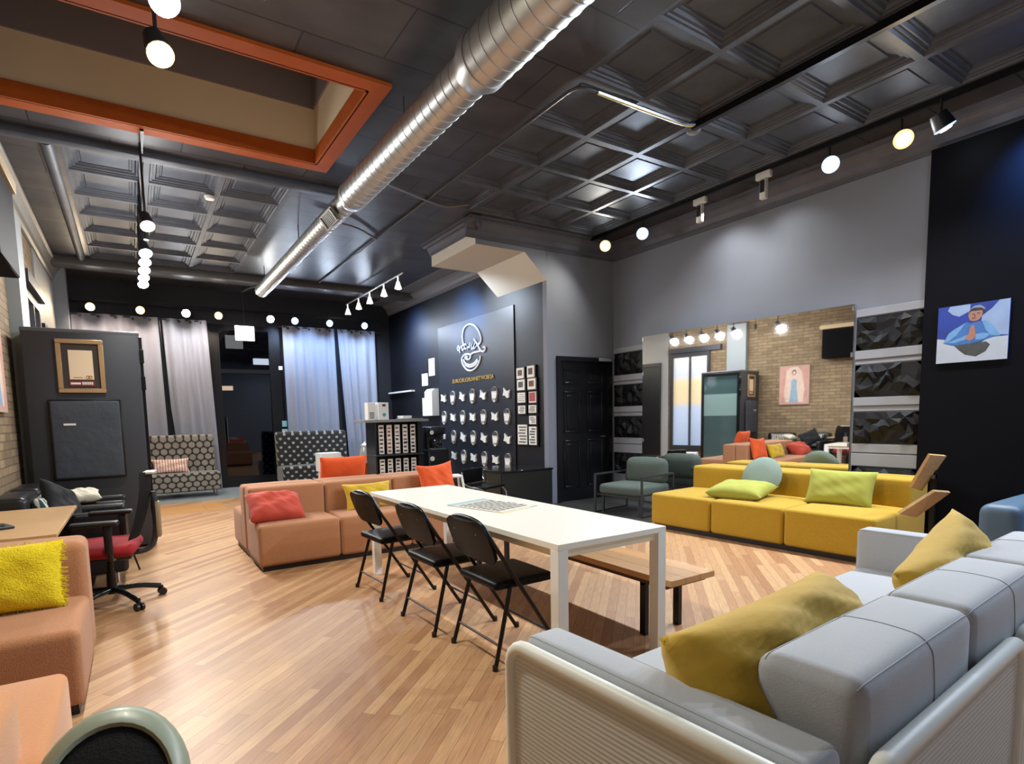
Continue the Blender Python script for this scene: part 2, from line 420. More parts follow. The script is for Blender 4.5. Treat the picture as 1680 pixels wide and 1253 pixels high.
# skylight well
b = new()
for p in (((SX0, SY0), (SX1, SY0)), ((SX1, SY0), (SX1, SY1)), ((SX1, SY1), (SX0, SY1)), ((SX0, SY1), (SX0, SY0))):
    (xa, ya), (xb, yb) = p
    v = [b.verts.new(q) for q in ((xa, ya, ZC), (xb, yb, ZC), (xb, yb, 4.62), (xa, ya, 4.62))]; b.faces.new(v)
struct('wall_skylight_lower', b, beige_m, smooth=False)
b = new(); box(b, SX0, SX1+.0, SY1-.02, SY1+.1, 4.62, 5.1); box(b, SX0, SX1, SY0-.1, SY0+.02, 4.62, 5.1); box(b, SX1-.02, SX1+.1, SY0, SY1, 4.62, 5.1); box(b, SX0-.1, SX0, SY0, SY1, 4.62, 5.1)
struct('wall_skylight_upper', b, mat('mauve grey paint', '#80767a', .7))
b = new(); box(b, SX0-.1, SX1+.1, SY0-.1, SY1+.1, 5.1, 5.2); struct('ceiling_skylight', b, blackwall2_m)
b = new()
t = .15
for (x0, x1, y0, y1) in ((SX0, SX1, SY0-t, SY0), (SX0, SX1, SY1, SY1+t), (SX1, SX1+t, SY0-t, SY1+t)): box(b, x0, x1, y0, y1, ZC-.03, ZC-.001)
for (x0, x1, y0, y1) in ((SX0, SX1, SY0-.01, SY0+.02), (SX0, SX1, SY1-.02, SY1+.01), (SX1-.02, SX1+.01, SY0, SY1)): box(b, x0, x1, y0, y1, ZC-.03, ZC+.11)
struct('trim_skylight', b, orange_trim_m)

# crown mouldings
def crown(name, p0, p1, nrm, zb=3.84, zt=ZC, d=.17, m=crown_m):
    """stepped cove between wall line p0-p1 and the ceiling; nrm points into the room"""
    prof = [(0, zb), (.02, zb), (.02, zb+.04), (.045, zb+.06), (.06, zb+.12), (.11, zt-.07), (.14, zt-.05), (.14, zt-.02), (d, zt-.01), (d, zt), (0, zt)]
    b = new(); n = Vector(nrm+(0,)); A_ = []; B_ = []
    for k, z in prof:
        A_.append(b.verts.new(Vector((p0[0], p0[1], z))+n*k)); B_.append(b.verts.new(Vector((p1[0], p1[1], z))+n*k))
    N = len(prof)
    b.faces.new(A_); b.faces.new(B_[::-1])
    for i in range(N): b.faces.new((A_[i], A_[(i+1) % N], B_[(i+1) % N], B_[i]))
    return struct(name, b, m, smooth=False)
crown('trim_crown_right', (XM, YF), (XM, YD), (-1, 0))
crown('trim_crown_alcove', (4.02, YD), (XM, YD), (0, -1))
crown('trim_crown_soffit', (4.19, 6.66), (4.19, 8.2), (-1, 0), 3.93)
crown('trim_crown_logo', (XLOGO, 8.17), (XLOGO, YB), (-1, 0), 3.86, ZC, .45, mat('grey crown paint', '#6e6a68', .5))
crown('trim_crown_left', (XL, YF), (XL, 12.2), (1, 0), 3.82, ZC, .13, mat('weathered grey paint', '#77746f', .5, noise=(5, .2)))
# ------------------------------------------------------------------ left window (seen in the mirror)
wn = bpy.data.objects.new('window_1', None); COL.objects.link(wn); wn['kind'] = 'structure'; wn.location = (XL, 8.7, .28); wn.scale = (1, .923, 1.158)
b = new()
for (y0, y1, z0, z1) in ((0, .09, 0, 2.4), (1.21, 1.3, 0, 2.4), (.09, 1.21, 0, .14), (.09, 1.21, 2.3, 2.4), (.62, .66, .14, 2.3)): box(b, -.06, .05, y0, y1, z0, z1)
box(b, -.02, .12, -.35, 1.3, 2.4, 2.52)
obj('window_frame', b, gun_m, wn)
m = mat('lit window glass', '#b9cbe6', .1); nt = m.node_tree
g = nt.nodes.new('ShaderNodeTexGradient'); tc = nt.nodes.new('ShaderNodeTexCoord'); sx = nt.nodes.new('ShaderNodeSeparateXYZ'); cr = nt.nodes.new('ShaderNodeValToRGB')
nt.links.new(tc.outputs['Generated'], sx.inputs[0]); nt.links.new(sx.outputs[2], cr.inputs[0])
cr.color_ramp.elements[0].color = lin('#9fb2cf'); cr.color_ramp.elements[0].position = 0
cr.color_ramp.elements[1].color = lin('#e9e4dc'); cr.color_ramp.elements[1].position = 1
for p, c_ in ((.42, '#b4c3dc'), (.5, '#dcc9a6'), (.72, '#e8d3a8'), (.8, '#cfd6e4')):
    e = cr.color_ramp.elements.new(p); e.color = lin(c_)
bb = nt.nodes['Principled BSDF']; nt.links.new(cr.outputs[0], bb.inputs['Emission Color']); nt.links.new(cr.outputs[0], bb.inputs['Base Color']); bb.inputs['Emission Strength'].default_value = .42
b = new(); box(b, -.03, -.02, .09, 1.21, .14, 2.3); obj('window_pane', b, m, wn)

# ------------------------------------------------------------------ back wall: glass door, curtains, signs
dr = bpy.data.objects.new('door_2', None); COL.objects.link(dr); dr['kind'] = 'structure'; dr.location = (1.42, YB, 0)
b = new()
for (x0, x1, z0, z1) in ((0, .12, 0, 3.42), (1.36, 1.48, 0, 3.42), (.12, 1.36, 3.32, 3.42), (.12, .22, 0, 3.32), (1.2, 1.36, 0, 3.32), (.22, 1.2, 0, .22), (.22, 1.2, 2.42, 2.5)): box(b, x0, x1, 0, .1, z0, z1)
obj('door_frame', b, blk_m, dr)
b = new(); box(b, .22, 1.2, .045, .055, .22, 3.32); obj('door_glass', b, dglass_m, dr)
b = new(); cyl(b, (.27, -.05, .95), (.27, -.05, 1.5), .014); cyl(b, (.27, -.05, 1.0), (.27, .02, 1.0), .01); cyl(b, (.27, -.05, 1.45), (.27, .02, 1.45), .01); obj('door_handle', b, gun_m, dr)
b = new(); box(b, 1.95, 2.5, 17.5, 17.6, 2.3, 2.42); tag(obj('shop_sign', b, mat('orange lit strip', (1, .62, .38), emit=2.5)), 'glowing orange strip seen outside through the dark glass door', 'sign')
b = new(); box(b, 3.1, 3.75, 17.5, 17.6, 3.05, 3.22); tag(obj('shop_sign', b, lit_white), 'white lit bar outside seen through upper part of glass door', 'sign')
b = new(); box(b, 1.86, 2.22, 12.28, 12.31, 3.02, 3.31, .004, 1)
es = thing('hanging_sign', 'blank white lit sign hanging above the glass door', 'sign', (2.04, 12.3, 3.02))
for v in b.verts: v.co -= Vector((2.04, 12.3, 3.02))
obj('sign_panel', b, lit_white, es)
b = new(); cyl(b, (0, 0, .29), (0, 0, 1.08), .008); obj('hanger_rod', b, gun_m, es)
for lab, x, z, ww, hh, cc in (('small teal card taped at right side of glass door', 2.86, 1.33, .1, .13, '#8ed0d6'), ('white sheet taped below teal card beside glass door', 2.86, 1.1, .12, .22, '#c9d6da'), ('tiny white card high on right door post', 2.84, 2.55, .08, .08, '#f2f6ff')):
    b = new(); box(b, x-ww/2, x+ww/2, YB-.012, YB-.006, z-hh/2, z+hh/2); tag(obj('paper_notice', b, mat('card '+cc, cc, .7)), lab, 'notice')
b = new(); cyl(b, (-.95, 12.78, 3.42), (1.5, 12.78, 3.42), .012); tag(obj('curtain_rod', b, gun_m), 'dark curtain rod left of the glass door', 'curtain rod')
b = new(); cyl(b, (2.8, 12.78, 3.42), (5.1, 12.78, 3.42), .012); tag(obj('curtain_rod', b, gun_m), 'dark curtain rod right of the glass door', 'curtain rod')
def curtain(x0, x1, b0, b1, z0, folds, seed, label):
    rnd = random.Random(seed); nx, nz = folds*10, 14; b = new(); g = []
    ph = [rnd.uniform(-.6, .6) for _ in range(folds+2)]
    for i in range(nx+1):
        row = []
        for j in range(nz+1):
            s = i/nx; z = 3.44-(3.44-z0)*j/nz; k = j/nz
            x = (x0+(x1-x0)*s)*(1-k)+(b0+(b1-b0)*s)*k
            a = s*folds*2*math.pi+ph[int(s*folds)]*k*.8
            y = 12.76+(.028+.022*k)*math.sin(a+.8*math.sin(a*.31+seed))+.014*math.sin(a*.37+seed)
            row.append(b.verts.new((x, y, z)))
        g.append(row)
    for i in range(nx):
        for j in range(nz): b.faces.new((g[i][j], g[i+1][j], g[i+1][j+1], g[i][j+1]))
    bmesh.ops.solidify(b, geom=b.faces[:], thickness=.004)
    t = thing('curtain', label, 'curtain', (0, 0, 0), 0, 'grey grommet curtains')
    obj('cloth', b, curtain_m, t, angle=80)
    for q in range(folds):
        xx = x0+(x1-x0)*(q+.5)/folds
        b = new(); lathe(b, [(.014, -.004), (.026, -.004), (.026, .004), (.014, .004)], 12, MT(xx, 12.74, 3.39) @ RX(90)); obj('grommet', b, gun_m, t)
curtain(-.82, .55, -.85, .6, .01, 5, 1, 'grey curtain farthest left, partly hidden by the charcoal booth')
curtain(.62, 1.40, .72, 1.5, .01, 4, 2, 'grey curtain hanging just left of the glass door')
curtain(2.88, 4.02, 2.9, 4.05, .01, 5, 3, 'bluish grey curtain hanging just right of the glass door')
curtain(4.08, 4.98, 4.25, 4.98, .01, 4, 4, 'bluish grey curtain at far right next to the logo wall')
b = new(); tube(b, smoothpath([(.58, 12.72, 3.38), (.6, 12.7, 2.2), (.7, 12.68, 1.2), (.74, 12.66, .1)]), .012, 6); tag(obj('hanging_strap', b, blk_m), 'black strap hanging between the two left curtains', 'strap')

# ------------------------------------------------------------------ lamps
def spot(loc, dirv, power, col, ang=100, blend=.7, rad=.05, parent=None):
    l = bpy.data.lights.new('lamp_light', 'SPOT'); l.energy = power; l.color = col; l.spot_size = R(ang); l.spot_blend = blend; l.shadow_soft_size = rad
    o = bpy.data.objects.new('lamp_light', l); COL.objects.link(o); o.location = loc
    o.rotation_euler = Vector(dirv).to_track_quat('-Z', 'Y').to_euler()
    return o
def point(loc, power, col, rad=.08):
    l = bpy.data.lights.new('lamp_light', 'POINT'); l.energy = power; l.color = col; l.shadow_soft_size = rad
    o = bpy.data.objects.new('lamp_light', l); COL.objects.link(o); o.location = loc; return o
COOL = (.72, .84, 1); BLUE = (.11, .34, 1); NEUT = (.98, .97, .95); WARM = (1, .78, .5)
head_m = mat('black lamp housing', '#16161a', .4)
headw_m = mat('white lamp housing', '#d8d8d2', .4)
ring_warm = mat('amber halo glow', (1, .62, .24), emit=1.05); ring_yel = mat('yellow halo glow', (1, .86, .34), emit=1.0)  # emissive ring colours standing in for the halo around each bulb
ring_pink = mat('pink halo glow', (1, .6, .52), emit=1.0); ring_cool = mat('blue halo glow', (.42, .68, 1), emit=1.15)
def spot_head(loc, aim, label, bulb, group, housing=head_m, ztop=None, r=.055, L=.14, cool=False):
    d = Vector(aim).normalized(); t = thing('spotlight', label, 'spotlight', loc, 0, group)
    b = new(); cyl(b, -d*L, Vector((0, 0, 0)), r*.75, r, 16); obj('lamp_housing', b, housing, t)
    b = new(); q = d.to_track_quat('Z', 'Y').to_matrix().to_4x4()
    lathe(b, [(r*.56, .012), (r*.5, .022), (0, .027)], 18, q); obj('bulb', b, bulb_white, t)
    b = new(); lathe(b, [(r*.96, 0), (r*.94, .008), (r*.55, .014), (r*.3, .008), (0, .008)], 22, q); obj('lens', b, {bulb_warm: ring_warm, bulb_yel: ring_yel, bulb_pink: ring_pink}.get(bulb, ring_cool if cool else bulb_white), t)  # tinted glow on the lens imitates the lamp's halo
    if ztop is not None:
        b = new(); cyl(b, -d*L*.6, (-d.x*L*.6, -d.y*L*.6, ztop-loc[2]), .01, n=8); obj('stem', b, housing, t)
    return t
# row above the curtains
b = new(); box(b, -.75, 4.95, 12.36, 12.40, 3.6, 3.64); tr = tag(obj('light_track', b, blk_m), 'black track above curtains carrying eight small spotlights', 'light track')
b = new()
row = [(-.496, 'warm', 'amber spotlight leftmost in row above curtains'), (.261, 'warm', 'amber spotlight second from left in row above curtains'), (1.008, 'white', 'white spotlight third from left in row above curtains'), (1.573, 'warm', 'amber spotlight just left of the white hanging sign'),
       (2.545, 'white', 'white spotlight just right of the white hanging sign'), (3.032, 'cool', 'bluish spotlight above the first curtain right of door'), (3.768, 'cool', 'bluish spotlight third from right end of curtain row'[:48]), (4.555, 'cool', 'bluish spotlight at right end of row by logo wall')]
for x, k, lab in row:
    spot_head((x, 12.26, 3.475), (0, -.9, -.25), lab, {'warm': bulb_warm, 'white': bulb_white, 'cool': bulb_white}[k], 'spotlights above the curtains', ztop=3.62, r=.075, cool=(k == 'cool'))
    spot((x, 12.2, 3.46), (0, -.75, -.6), 55, {'warm': WARM, 'white': NEUT, 'cool': COOL}[k], 150, 1)
    spot((x, 12.05, 3.5), (0, .8, -1.0), 85 if k == 'cool' else 60, {'warm': (1, .8, .66), 'white': NEUT, 'cool': (.42, .62, 1)}[k], 110, 1)
# long track on the left
b = new(); box(b, .237, .267, 2.4, 4.3, 4.06, 4.1); tag(obj('light_track', b, blk_m), 'black light track on ceiling in front of the skylight', 'light track')
b = new(); box(b, .237, .267, 6.2, 9.4, 4.05, 4.09); tag(obj('light_track', b, blk_m), 'black light track on the bright coffered ceiling', 'light track')
lt = [(3.05, bulb_white, 'white spotlight at top edge of photo, in front of skylight', NEUT), (3.48, bulb_yel, 'yellowish spotlight seen against the skylight opening', (1, .88, .6)), (6.44, bulb_pink, 'pinkish spotlight beneath the bright coffered ceiling', NEUT), (7.46, bulb_white, 'first white spotlight beyond the pinkish one on long left track', NEUT),
      (7.87, bulb_white, 'second white spotlight beyond the pinkish one on left track', NEUT), (8.28, bulb_white, 'third white spotlight beyond the pinkish one on left track', NEUT), (8.69, bulb_white, 'fourth white spotlight beyond the pinkish one on left track', NEUT), (9.10, bulb_white, 'last white spotlight on left track, nearest the curtains', NEUT)]
for y, bm_, lab, c_ in lt:
    spot_head((.252, y, 3.282), (.15, -.5, -.8), lab, bm_, 'spotlights on the long left track', ztop=4.06, r=.068)
    spot((.252, y-.04, 3.22), (.45, -.15, -1), 85 if y < 7 else 55, c_, 165, .8)
    point((.252, y-.05, 3.24), 17 if y > 6 else 12, c_)
b = new(); cyl(b, (.252, 6.98, 3.42), (.252, 6.98, 3.30), .025); cyl(b, (.252, 6.98, 3.41), (.252, 6.98, 4.06), .008, n=8); tag(obj('spotlight', b, head_m), 'unlit black spotlight head just behind the pinkish one', 'spotlight')
# small white track by the logo wall
b = new(); cyl(b, (4.2, 9.3, 3.93), (4.2, 12.4, 3.93), .016); tag(obj('light_rail', b, mat('pale rail', '#b8b5b0', .4, .4)), 'thin pale rail with five bell lamps near logo wall', 'light rail')
for i, (y, lab) in enumerate(((9.53, 'bell lamp nearest the soffit on the thin rail'), (10.2, 'bell lamp second from soffit on the thin rail'), (10.95, 'bell lamp in the middle of the thin rail'), (11.6, 'bell lamp second from curtains on the thin rail'), (12.3, 'dim bell lamp nearest the curtains on the thin rail'))):
    t = thing('pendant_lamp', lab, 'lamp', (4.2, y, 3.7), 0, 'bell lamps on the thin rail')
    b = new(); lathe(b, [(.012, .23), (.014, .14), (.03, .12), (.04, .08), (.062, .02), (.066, 0), (.058, 0)], 16); obj('lamp_shade', b, mat('frosted glass shade', '#e8e6e0', .4, emit=0 if i == 4 else 1.4), t)
    b = new(); lathe(b, [(.0, -.01), (.035, -.004), (.05, .01), (.03, .04), (0, .05)], 12); obj('bulb', b, bulb_white if i < 4 else headw_m, t)
    if i < 4: spot((4.2, y, 3.66), (.6, .1, -1), 90, COOL, 140, .8)
# right-hand track
b = new(); box(b, 6.20, 6.24, YF, 6.7, 4.05, 4.1); tag(obj('light_track', b, blk_m), 'black light track on ceiling along the mirror wall', 'light track')
b = new(); box(b, 4.67, 4.72, YF, 3.66, 4.04, 4.1); tag(obj('light_track', b, blk_m), 'black unlit track crossing the coffered tiles overhead', 'light track')
RG = 'spotlights along the mirror wall'
rlamps = [((6.22, 6.40, 3.905), bulb_yel, (1, .9, .62), 'yellow spotlight by the alcove corner'), ((6.22, 5.67, 3.88), bulb_white, COOL, 'bluish spotlight next to the yellow one'), ((6.22, 3.17, 3.865), bulb_white, BLUE, 'bluish spotlight above right end of mirror'), ((6.22, 2.53, 3.85), bulb_warm, WARM, 'large orange spotlight near the black pillar'), ((6.22, 2.215, 3.82), bulb_white, COOL, 'tilted white spotlight above the black pillar')]
for i, (p, bm_, c_, lab) in enumerate(rlamps):
    aim = (-.75, -.55, -.45) if i < 4 else (.4, -.3, -.9)
    spot_head(p, aim, lab, bm_, RG, ztop=4.06, r=.085, L=.13, cool=True)
    q = Vector(p)+Vector(aim)*.06
    spot(q, ((-.8, -.55, -1) if i < 2 else (-.75, .0, -1)), (120 if i == 0 else 230) if i < 2 else 210, (1, .96, .85) if i == 0 else COOL if i == 2 else c_, 150, 1)
for y in (0.9, -.3):  # unseen lamps added further along the track to brighten the room
    spot((6.22, y, 3.86), (-.6, .1, -1), 260, COOL, 155, .6)
for p, lab in (((6.22, 4.73, 3.99), 'white unlit spotlight bracket left of two above mirror'), ((6.22, 3.89, 4.0), 'white unlit spotlight bracket right of two above mirror')):
    t = thing('spotlight', lab, 'spotlight', p, 0, RG)
    b = new(); box(b, -.03, .03, -.09, .09, -.02, .06, .015, 2); obj('track_adapter', b, headw_m, t)
    b = new(); box(b, -.03, .03, -.04, .035, -.24, -.02, .01, 2); obj('lamp_housing', b, headw_m, t)
    b = new(); box(b, -.04, -.029, -.028, .022, -.17, -.04); obj('grille', b, blkpl_m, t)
# washes: the blue pools on the logo wall and on the black pillar
spot((4.2, 11.5, 3.6), (1, -.05, -.36), 300, BLUE, 66, 1)
spot((4.2, 9.7, 3.6), (1, -.3, -.33), 300, BLUE, 62, 1)
spot((4.2, 9.0, 3.6), (1, -.72, -.3), 170, COOL, 52, 1)
spot((6.22, 1.6, 3.7), (.9, .1, -.6), 150, BLUE, 80, 1)
for y in (4.7, 3.9): spot((6.22, y, 3.85), (.45, 0, -.9), 70, NEUT, 120, .8)

# ------------------------------------------------------------------ duct and conduits
dt = thing('air_duct', 'long silver spiral round duct hanging under the ceiling', 'duct', (2.14, 0, 3.74))
def spiral(y0, y1, r, name):
    b = new(); prof = []; y = y0
    while y < y1-.01:
        prof += [(r, y), (r, min(y+.10, y1)), (r+.004, min(y+.103, y1)), (r+.004, min(y+.107, y1))]; y += .112
    prof = sorted(set(prof), key=lambda p: p[1])
    lathe(b, prof, 40, RX(-90)); obj(name, b, galv_m, dt, angle=25)
spiral(-1.6, 3.35, .184, 'wide_section'); spiral(3.45, 5.95, .148, 'middle_section'); spiral(6.05, 10.9, .112, 'narrow_section')
b = new(); lathe(b, [(.19, 3.30), (.19, 3.37), (.15, 3.48)], 40, RX(-90)); obj('reducer', b, galv_m, dt)
b = new(); lathe(b, [(.153, 5.9), (.153, 5.97), (.114, 6.07)], 40, RX(-90)); obj('reducer', b, galv_m, dt)
b = new(); lathe(b, [(.1125, 10.86), (.118, 10.86), (.118, 10.9), (.1125, 10.9)], 40, RX(-90)); obj('end_collar', b, galv_m, dt)
vt = bpy.data.objects.new('air_vent', None); COL.objects.link(vt); vt.parent = dt; vt.location = (-.09, 6.45, -.085); vt.rotation_euler = (0, R(52), 0)
b = new(); box(b, -.085, .085, -.22, .22, -.03, 0, .008, 1); obj('vent_plate', b, mat('dull vent metal', '#77756c', .4, .7), vt)
b = new()
for y in (-.2, .15): box(b, -.065, .065, y, y+.05, -.045, -.03, .005, 1)
for k in range(6): box(b, -.06, .06, -.12+k*.042, -.1+k*.042, -.037, -.03)
obj('vent_louvre', b, steel_m, vt)
b = new()
for y in (1.2, 4.6, 8.2, 10.6): cyl(b, (0, y, .1), (0, y, .36), .006, n=6)
obj('hanger_rod', b, gun_m, dt)
CR = .014
b = new(); tube(b, smoothpath([(3.29, 11.3, 4.08), (3.29, 4.0, 4.08), (3.29, 3.76, 4.08), (3.36, 3.70, 4.08), (3.5, 3.69, 4.08)], 2), CR, 8); tag(obj('conduit', b, mat('painted conduit', '#5a5a5c', .4, .6)), 'dark conduit pipe running the length of the ceiling', 'conduit')
b = new(); tube(b, smoothpath([(3.5, 3.69, 4.075), (4.3, 3.68, 4.075), (4.62, 3.67, 4.075), (4.69, 3.62, 4.075)], 1), .02, 8); tag(obj('conduit', b, mat('pale conduit', '#c9d0d8', .25, .9)), 'bright silver conduit crossing between the coffered tiles', 'conduit')
b = new(); tube(b, smoothpath([(2.3, 6.15, 4.08), (3.29, 6.5, 4.07), (3.6, 6.55, 4.06), (3.8, 6.35, 4.07)], 2), .013, 8); tag(obj('conduit', b, mat('grey conduit', '#7d7d80', .4, .5)), 'short grey conduit branching off near the duct vent', 'conduit')
b = new(); tube(b, smoothpath([(2.25, 7.7, 4.05), (2.8, 7.75, 4.06), (3.29, 8.2, 4.07)], 2), .013, 8); tag(obj('conduit', b, MATS['grey conduit']), 'thin grey cable from duct to the long conduit', 'conduit')
b = new(); lathe(b, [(.0, -.035), (.05, -.03), (.065, -.01), (.068, .0)], 16, MT(4.78, 3.72, 4.09)); tag(obj('smoke_detector', b, mat('grey detector', '#77777a', .6)), 'grey dome detector beside end of silver conduit', 'smoke detector')
b = new(); lathe(b, [(.0, -.045), (.05, -.035), (.06, -.01), (.06, .0)], 16, MT(.97, 7.66, 4.09)); tag(obj('smoke_detector', b, whitep_m), 'white detector on the bright coffered ceiling', 'smoke detector')
b = new(); tube(b, smoothpath([(2.04, 12.3, 3.98), (2.1, 11.9, 3.98), (2.2, 11.6, 3.96)], 2), .016, 8); tag(obj('conduit', b, MATS['grey conduit']), 'conduit above the hanging white sign by duct end', 'conduit')
#PART2
MLEN = 2.82
# ------------------------------------------------------------------ mirror and acoustic foam on the right wall
t = thing('wall_mirror', 'big frameless mirror on the right wall behind the yellow sofa', 'mirror', (6.818, 3.165, .35), R(4.8))
b = new(); box(b, -.018, -.012, 0, MLEN, 0, 2.172); obj('mirror_glass', b, mirror_m, t)
b = new(); box(b, -.012, -.001, .01, MLEN-.01, .01, 2.162); obj('backing', b, gun_m, t)
for y in (.0, MLEN-.02):
    for z in (.6, 1.6, 2.1): b = new(); box(b, -.024, 0, y, y+.02, z, z+.05); obj('clip', b, chrome_m, t)
foam_m = mat('black acoustic foam', '#0a0b10', .5, bump=(90, .1), spec=.3)
def foam(y0, y1, z0, z1, seed, label, name='acoustic_panel'):
    rnd = random.Random(seed); b = new(); nx, nz = 10, 5; g = []
    for i in range(nx+1):
        row = []
        for j in range(nz+1):
            y = (y1-y0)*i/nx; z = (z1-z0)*j/nz; e = i in (0, nx) or j in (0, nz)
            if not e: y += rnd.uniform(-.02, .02); z += rnd.uniform(-.02, .02)
            row.append(b.verts.new((-.012 if e else -rnd.choice((.015, .025, .04, .055)), y, z)))
        g.append(row)
    for i in range(nx):
        for j in range(nz):
            q = (g[i][j], g[i+1][j], g[i+1][j+1], g[i][j+1])
            if rnd.random() < .5: b.faces.new((q[0], q[1], q[2])); b.faces.new((q[0], q[2], q[3]))
            else: b.faces.new((q[0], q[1], q[3])); b.faces.new((q[1], q[2], q[3]))
    box(b, -.012, -.001, 0, y1-y0, 0, z1-z0)
    o = obj(name, b, foam_m, smooth=False, loc=(XM, y0, z0)); tag(o, label, 'acoustic panel', 'black faceted acoustic panels')
rows = ['top', 'second', 'third', 'bottom']
for i, (z0, z1) in enumerate(((2.015, 2.36), (1.505, 1.85), (1.0, 1.34), (.40, .742))):
    foam(2.50, 3.135, z0, z1, 10+i, rows[i]+' black faceted panel in stack between mirror and pillar')
    foam(6.15, 6.80, z0, z1, 20+i, rows[i]+' black faceted panel in stack between alcove door and mirror')
b = new()
for y0, y1 in ((2.49, 3.14), (6.14, 6.81)):
    for z0, z1 in ((2.37, 2.45), (1.915, 2.005), (1.86, 1.90), (1.41, 1.50), (1.35, 1.395), (.90, .99), (.75, .885)): box(b, XM-.022 if z1-z0 > .06 else XM-.012, XM, y0, y1, z0, z1, .003, 1)
struct('trim_boards', b, mat('pale grey board paint', '#9497a0', .6))
# photo on the pillar
def flat(bm, pts, d, mi):
    v = [bm.verts.new((-d, -p[0], p[1])) for p in pts]; f = bm.faces.new(v); f.material_index = mi
PW, PH = .525, .53
def pm(name, c, **k): return mat('print '+name, c, .5, **k)
pmats = [pm('deep sky', '#0f2f86', noise=(5, .5)), pm('cloud', '#7f93b4', noise=(9, .25)), pm('snow', '#a3aab6', noise=(12, .12)), pm('jacket', '#2f5f9c', noise=(16, .35)), pm('jacket light', '#5e8cba', noise=(16, .2)), pm('skin', '#94695a'), pm('cap', '#24282f'), pm('cap light', '#717e8a'), pm('hands', '#96695a', noise=(40, .2)), pm('rock', '#363a39', noise=(25, .7)), pm('features', '#54342e')]
b = new(); box(b, -.016, -.0005, -PW, 0, 0, PH)
def img(pts, mi, lay): flat(b, [((x-150)/1060*PW, (1120-y)/900*PH) for x, y in pts], .0163+lay*.0003, mi)
img([(150, 220), (1210, 220), (1210, 1120), (150, 1120)], 0, 0)
img([(330, 225), (640, 225), (640, 330), (480, 400), (380, 360), (300, 290)], 1, 1)
img([(1210, 220), (1210, 760), (800, 700), (820, 430), (960, 330), (1060, 220)], 1, 1)
img([(150, 720), (260, 740), (400, 820), (800, 850), (950, 770), (1210, 770), (1210, 1120), (150, 1120)], 2, 2)
img([(420, 850), (900, 830), (960, 880), (900, 980), (760, 1050), (600, 1010), (500, 930)], 9, 3)
img([(250, 800), (330, 650), (420, 590), (600, 500), (660, 530), (740, 510), (880, 510), (980, 590), (1100, 760), (1000, 770), (760, 830), (640, 840), (400, 850)], 3, 4)
img([(250, 800), (330, 650), (420, 590), (590, 505), (520, 600), (440, 700), (330, 780)], 4, 5)
img([(830, 510), (890, 515), (980, 590), (1100, 760), (960, 740), (880, 640)], 4, 5)
img([(560, 720), (600, 700), (600, 770), (420, 810), (300, 800)], 4, 5); img([(740, 700), (850, 690), (960, 720), (880, 780), (740, 790)], 4, 5)
img([(620, 340), (830, 340), (825, 430), (770, 490), (700, 500), (645, 480), (620, 420)], 5, 6)
img([(618, 390), (640, 320), (700, 280), (800, 280), (860, 330), (865, 370), (835, 390), (820, 345), (720, 325), (650, 345)], 6, 7)
img([(640, 310), (700, 262), (790, 258), (850, 300), (866, 340), (800, 300), (700, 290)], 7, 8)
for q in ([(672, 385), (712, 378), (712, 392), (672, 396)], [(748, 372), (790, 372), (790, 388), (748, 388)], [(668, 445), (735, 440), (715, 458), (685, 460)], [(708, 400), (722, 400), (726, 428), (706, 428)]): img(q, 10, 8)
img([(650, 600), (680, 555), (712, 560), (732, 640), (745, 730), (715, 775), (660, 790), (590, 770), (600, 720), (640, 670)], 8, 7)
img([(600, 790), (720, 770), (715, 830), (660, 850), (610, 830)], 3, 6)
o = obj('photo_print', b, pmats, smooth=False, loc=(6.68, 2.348, 1.795)); tag(o, 'square photo of a person in blue jacket and cap, praying hands, on black pillar', 'photo')
# art print on brick wall
b = new(); box(b, 0, .035, 0, .79, 0, 1.02)
def art(pts, mi, lay):
    v = [b.verts.new((.0352+lay*.0005, p[0], p[1])) for p in pts]; f = b.faces.new(v); f.material_index = mi
art([(.02, .02), (.77, .02), (.77, 1.0), (.02, 1.0)], 1, 0)
art([(.16, .06), (.62, .06), (.66, .3), (.6, .9), (.5, .98), (.3, .98), (.2, .85), (.12, .4)], 2, 1)
art([(.28, .06), (.52, .06), (.47, .45), (.48, .62), (.4, .68), (.32, .62), (.33, .45)], 3, 2)
art([(.4+.06*math.cos(a*.6), .84+.075*math.sin(a*.6)) for a in range(10)], 4, 2); art([(.4+.04*math.cos(a*.6), .83+.05*math.sin(a*.6)) for a in range(10)], 2, 3)
o = obj('art_print', b, [mat('canvas edge', '#b9a595', .8), mat('faded rose paint', '#c99a8e', .85, noise=(6, .3)), mat('pale peach paint', '#dcc3b2', .85, noise=(9, .2)), mat('washed blue paint', '#8ea9be', .85, noise=(12, .25)), mat('brown paint', '#6b4a40', .8)], smooth=False, loc=(XL, 6.19, 1.52)); o.scale = (1, .87, .93)
tag(o, 'rose canvas with pale blue standing figure on the brick wall, seen in mirror', 'painting')
# speaker on the brick wall
t = thing('wall_speaker', 'black wall speaker mounted high on the left brick wall', 'speaker', (XL, 5.05, 2.56))
b = new(); box(b, .03, .34, 0, .8, 0, .66, .01, 1); obj('cabinet', b, mat('matte black speaker', '#060607', .7, spec=.1), t); b = new(); box(b, 0, .03, .3, .5, .15, .4); obj('bracket', b, gun_m, t)
t = thing('wall_shelf', 'pale wooden wall shelf above the black speaker', 'shelf', (XL, 5.05, 3.225)); b = new(); box(b, 0, .36, 0, .85, 0, .09, .005, 1); obj('shelf_board', b, mat('pale pine', '#c9b48c', .6, noise=(5, .15), stretch=(14, 1, 14)), t)

